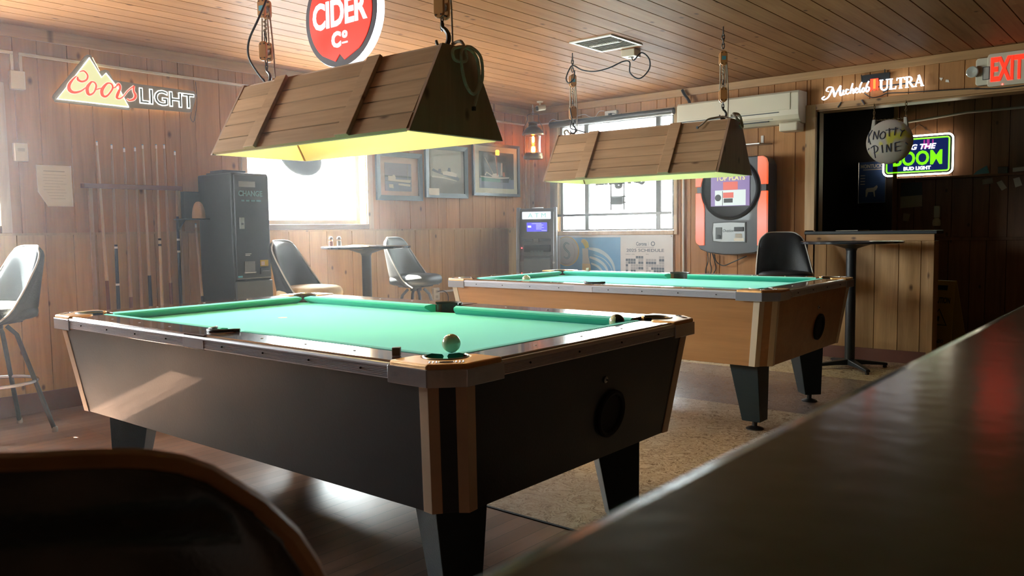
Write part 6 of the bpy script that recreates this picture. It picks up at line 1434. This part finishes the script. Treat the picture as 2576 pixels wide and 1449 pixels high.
# ------------------------------------------------------------------ bar stools
def stool(label, loc, face, back_mat='vinyl', seat_mat='vinyl', welt='welt_white', zt=1.07, zs=0.745, scale_w=1.0, welt_r=0.0055, shell='shell'):
    """face = angle of the direction the sitter looks; local +y is forward"""
    t = thing('bar_stool', label, 'bar stool', loc, face-PI/2, group='padded bar stools')
    NU, NV = 20, 16
    z0 = zs-0.10; Hh = zt-z0
    def sp(u, v, off):
        # u -1..1 across, v 0..1 up
        wdt = (0.235-0.05*v-0.015*v*v)*scale_w
        if v > 0.8:
            q = (v-0.8)/0.2; wdt = wdt*(1-0.22*q**2.6)
        x = u*wdt
        z = z0+Hh*v
        z -= Hh*0.045*(abs(u)**6)*max(0, (v-0.6)/0.4)
        wrap = (0.20*(1-v)**1.4+0.035)*abs(u)**2.6
        y = -0.165-0.055*v+wrap
        if v < 0.2: y += 0.05*((0.2-v)/0.2)**2
        nrm = Vector((-u*0.8*(1-v)*1.0, 1.0, 0.15)).normalized()
        pad = off*(1-abs(u)**8)*(1-(2*abs(v-.5))**10*.9)
        return Vector((x, y, z))+nrm*pad
    grid_in = [[sp(-1+2*i/NU, j/NV, 0.038) for i in range(NU+1)] for j in range(NV+1)]
    grid_out = [[sp(-1+2*i/NU, j/NV, -0.012) for i in range(NU+1)] for j in range(NV+1)]
    grid_mid = [[sp(-1+2*i/NU, j/NV, 0.0) for i in range(NU+1)] for j in range(NV+1)]
    def sheet(ga, gb):
        bm = NB(); A = [[bm.verts.new(p) for p in r] for r in ga]; B = [[bm.verts.new(p) for p in r] for r in gb]
        for j in range(NV):
            for i in range(NU):
                bm.faces.new((A[j][i], A[j][i+1], A[j+1][i+1], A[j+1][i])); bm.faces.new((B[j][i], B[j+1][i], B[j+1][i+1], B[j][i+1]))
        for i in range(NU):
            bm.faces.new((A[0][i], B[0][i], B[0][i+1], A[0][i+1])); bm.faces.new((A[NV][i], A[NV][i+1], B[NV][i+1], B[NV][i]))
        for j in range(NV):
            bm.faces.new((A[j][0], A[j+1][0], B[j+1][0], B[j][0])); bm.faces.new((A[j][NU], B[j][NU], B[j+1][NU], A[j+1][NU]))
        bmesh.ops.remove_doubles(bm, verts=bm.verts[:], dist=0.0004)
        return bm
    thin = [[p-Vector((0, 0.004, 0)) for p in r] for r in grid_mid]
    obj('backrest_pad', sheet(grid_in, grid_mid), M[back_mat], t, smooth='all')
    outs = [[sp(-1+2*i/NU, j/NV, -0.03) for i in range(NU+1)] for j in range(NV+1)]
    obj('backrest_shell', sheet(thin, outs), M[shell], t, smooth='all')
    rim = [grid_mid[j][0] for j in range(NV+1)]+[grid_mid[NV][i] for i in range(1, NU)]+[grid_mid[j][NU] for j in range(NV, -1, -1)]
    bm = NB(); tube(bm, [p+Vector((0, 0.003, 0)) for p in rim], welt_r, 8); obj('welt_piping', bm, M[welt], t, smooth=True)
    # seat cushion
    def seat_ring(s, z, e=2.8):
        out = []
        for i in range(36):
            a = 2*PI*i/36; c, q = math.cos(a), math.sin(a)
            out.append((0.215*s*math.copysign(abs(c)**(2/e), c), 0.02+0.21*s*math.copysign(abs(q)**(2/e), q), z))
        return out
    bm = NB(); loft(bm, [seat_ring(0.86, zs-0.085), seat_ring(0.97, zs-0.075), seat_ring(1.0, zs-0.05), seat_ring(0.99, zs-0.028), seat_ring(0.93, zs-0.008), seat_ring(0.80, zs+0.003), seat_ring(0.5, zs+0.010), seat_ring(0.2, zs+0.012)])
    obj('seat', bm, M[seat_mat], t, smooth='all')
    bm = NB(); box(bm, -0.11, 0.11, -0.09, 0.13, zs-0.105, zs-0.085); lathe(bm, [(0.05, zs-0.14), (0.05, zs-0.105)], (0, 0.02, 0), 20); obj('swivel_plate', bm, M['iron'], t, bevel=0.002)
    zl = zs-0.125
    for sx in (-1, 1):
        for sy in (-1, 1):
            bm = NB(); tube(bm, [(sx*0.05, 0.02+sy*0.05, zl), (sx*0.085, 0.02+sy*0.085, zl-0.05), (sx*0.205, 0.02+sy*0.205, 0.012)], 0.0125, 10)
            lg = obj('leg', bm, M['iron'], t, smooth=True)
            bm = NB(); lathe(bm, [(0.016, 0.0), (0.017, 0.012), (0.014, 0.03)], (sx*0.206, 0.02+sy*0.206, 0), 12); obj('foot_tip', bm, M['steel'], lg, smooth=True)
    f = (zl-0.05-0.30)/(zl-0.05-0.012); rr = (0.085+(0.205-0.085)*f)*math.sqrt(2)
    bm = NB(); tube(bm, [(rr*math.cos(2*PI*i/36), 0.02+rr*math.sin(2*PI*i/36), 0.30) for i in range(36)], 0.010, 8, closed=True); obj('foot_ring', bm, M['chrome'], t, smooth='all')
    return t
stool('light grey backed bar stool at the left edge, by the plain wainscot', (0.47, -5.41, 0), math.atan2(-0.93, 0.10), 'vinyl_grey', 'vinyl', 'welt_white')
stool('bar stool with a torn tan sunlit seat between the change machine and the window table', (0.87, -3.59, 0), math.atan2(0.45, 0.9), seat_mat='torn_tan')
stool('black bar stool on the right side of the window table', (0.455, -2.185, 0), math.atan2(0.28, 0.95), 'vinyl')
stool('black bar stool behind the right end of the oak pool table', (3.07, -0.49, 0), math.atan2(-0.86, 0.50), 'vinyl', 'vinyl', 'welt_white')
stool('blurred dark bar stool back right in front of the camera', (4.982, -6.72, 0), math.atan2(0.763, -0.642), 'vinyl_gloss', 'vinyl', 'welt', zt=1.0, zs=0.70, scale_w=0.96, welt_r=0.0075, shell='vinyl_gloss')

# ------------------------------------------------------------------ the bar
t = thing('bar_counter', 'dark glossy bar top running across the lower right corner', 'bar', (5.489, -7.5, 0), 0.0)
bm = NB(); box(bm, 0.0, 0.62, -1.6, 1.78, 0.997, 1.035); obj('bar_top', bm, M['bar'], t, bevel=0.017, seg=5)
bm = NB(); box(bm, 0.14, 0.55, -1.55, 1.70, 0.0, 0.995); obj('bar_base', bm, M['bar_side'], t, bevel=0.004)

# ------------------------------------------------------------------ haze volume added to imitate lens glare, window half of the room
bm = NB(); box(bm, 0.04, 3.3, -9.9, -0.04, 0.005, 2.345)
ht = NT('haze'); ht.n.remove(ht.b); hs = ht.new('ShaderNodeVolumeScatter'); hs.inputs['Density'].default_value = 0.018; hs.inputs['Anisotropy'].default_value = 0.6
ht.link(hs.outputs[0], ht.out.inputs['Volume'])
o = tag(obj('haze', bm, ht.m), 'added thin haze imitating lens glare over the left half of the room', 'haze'); o['kind'] = 'stuff'
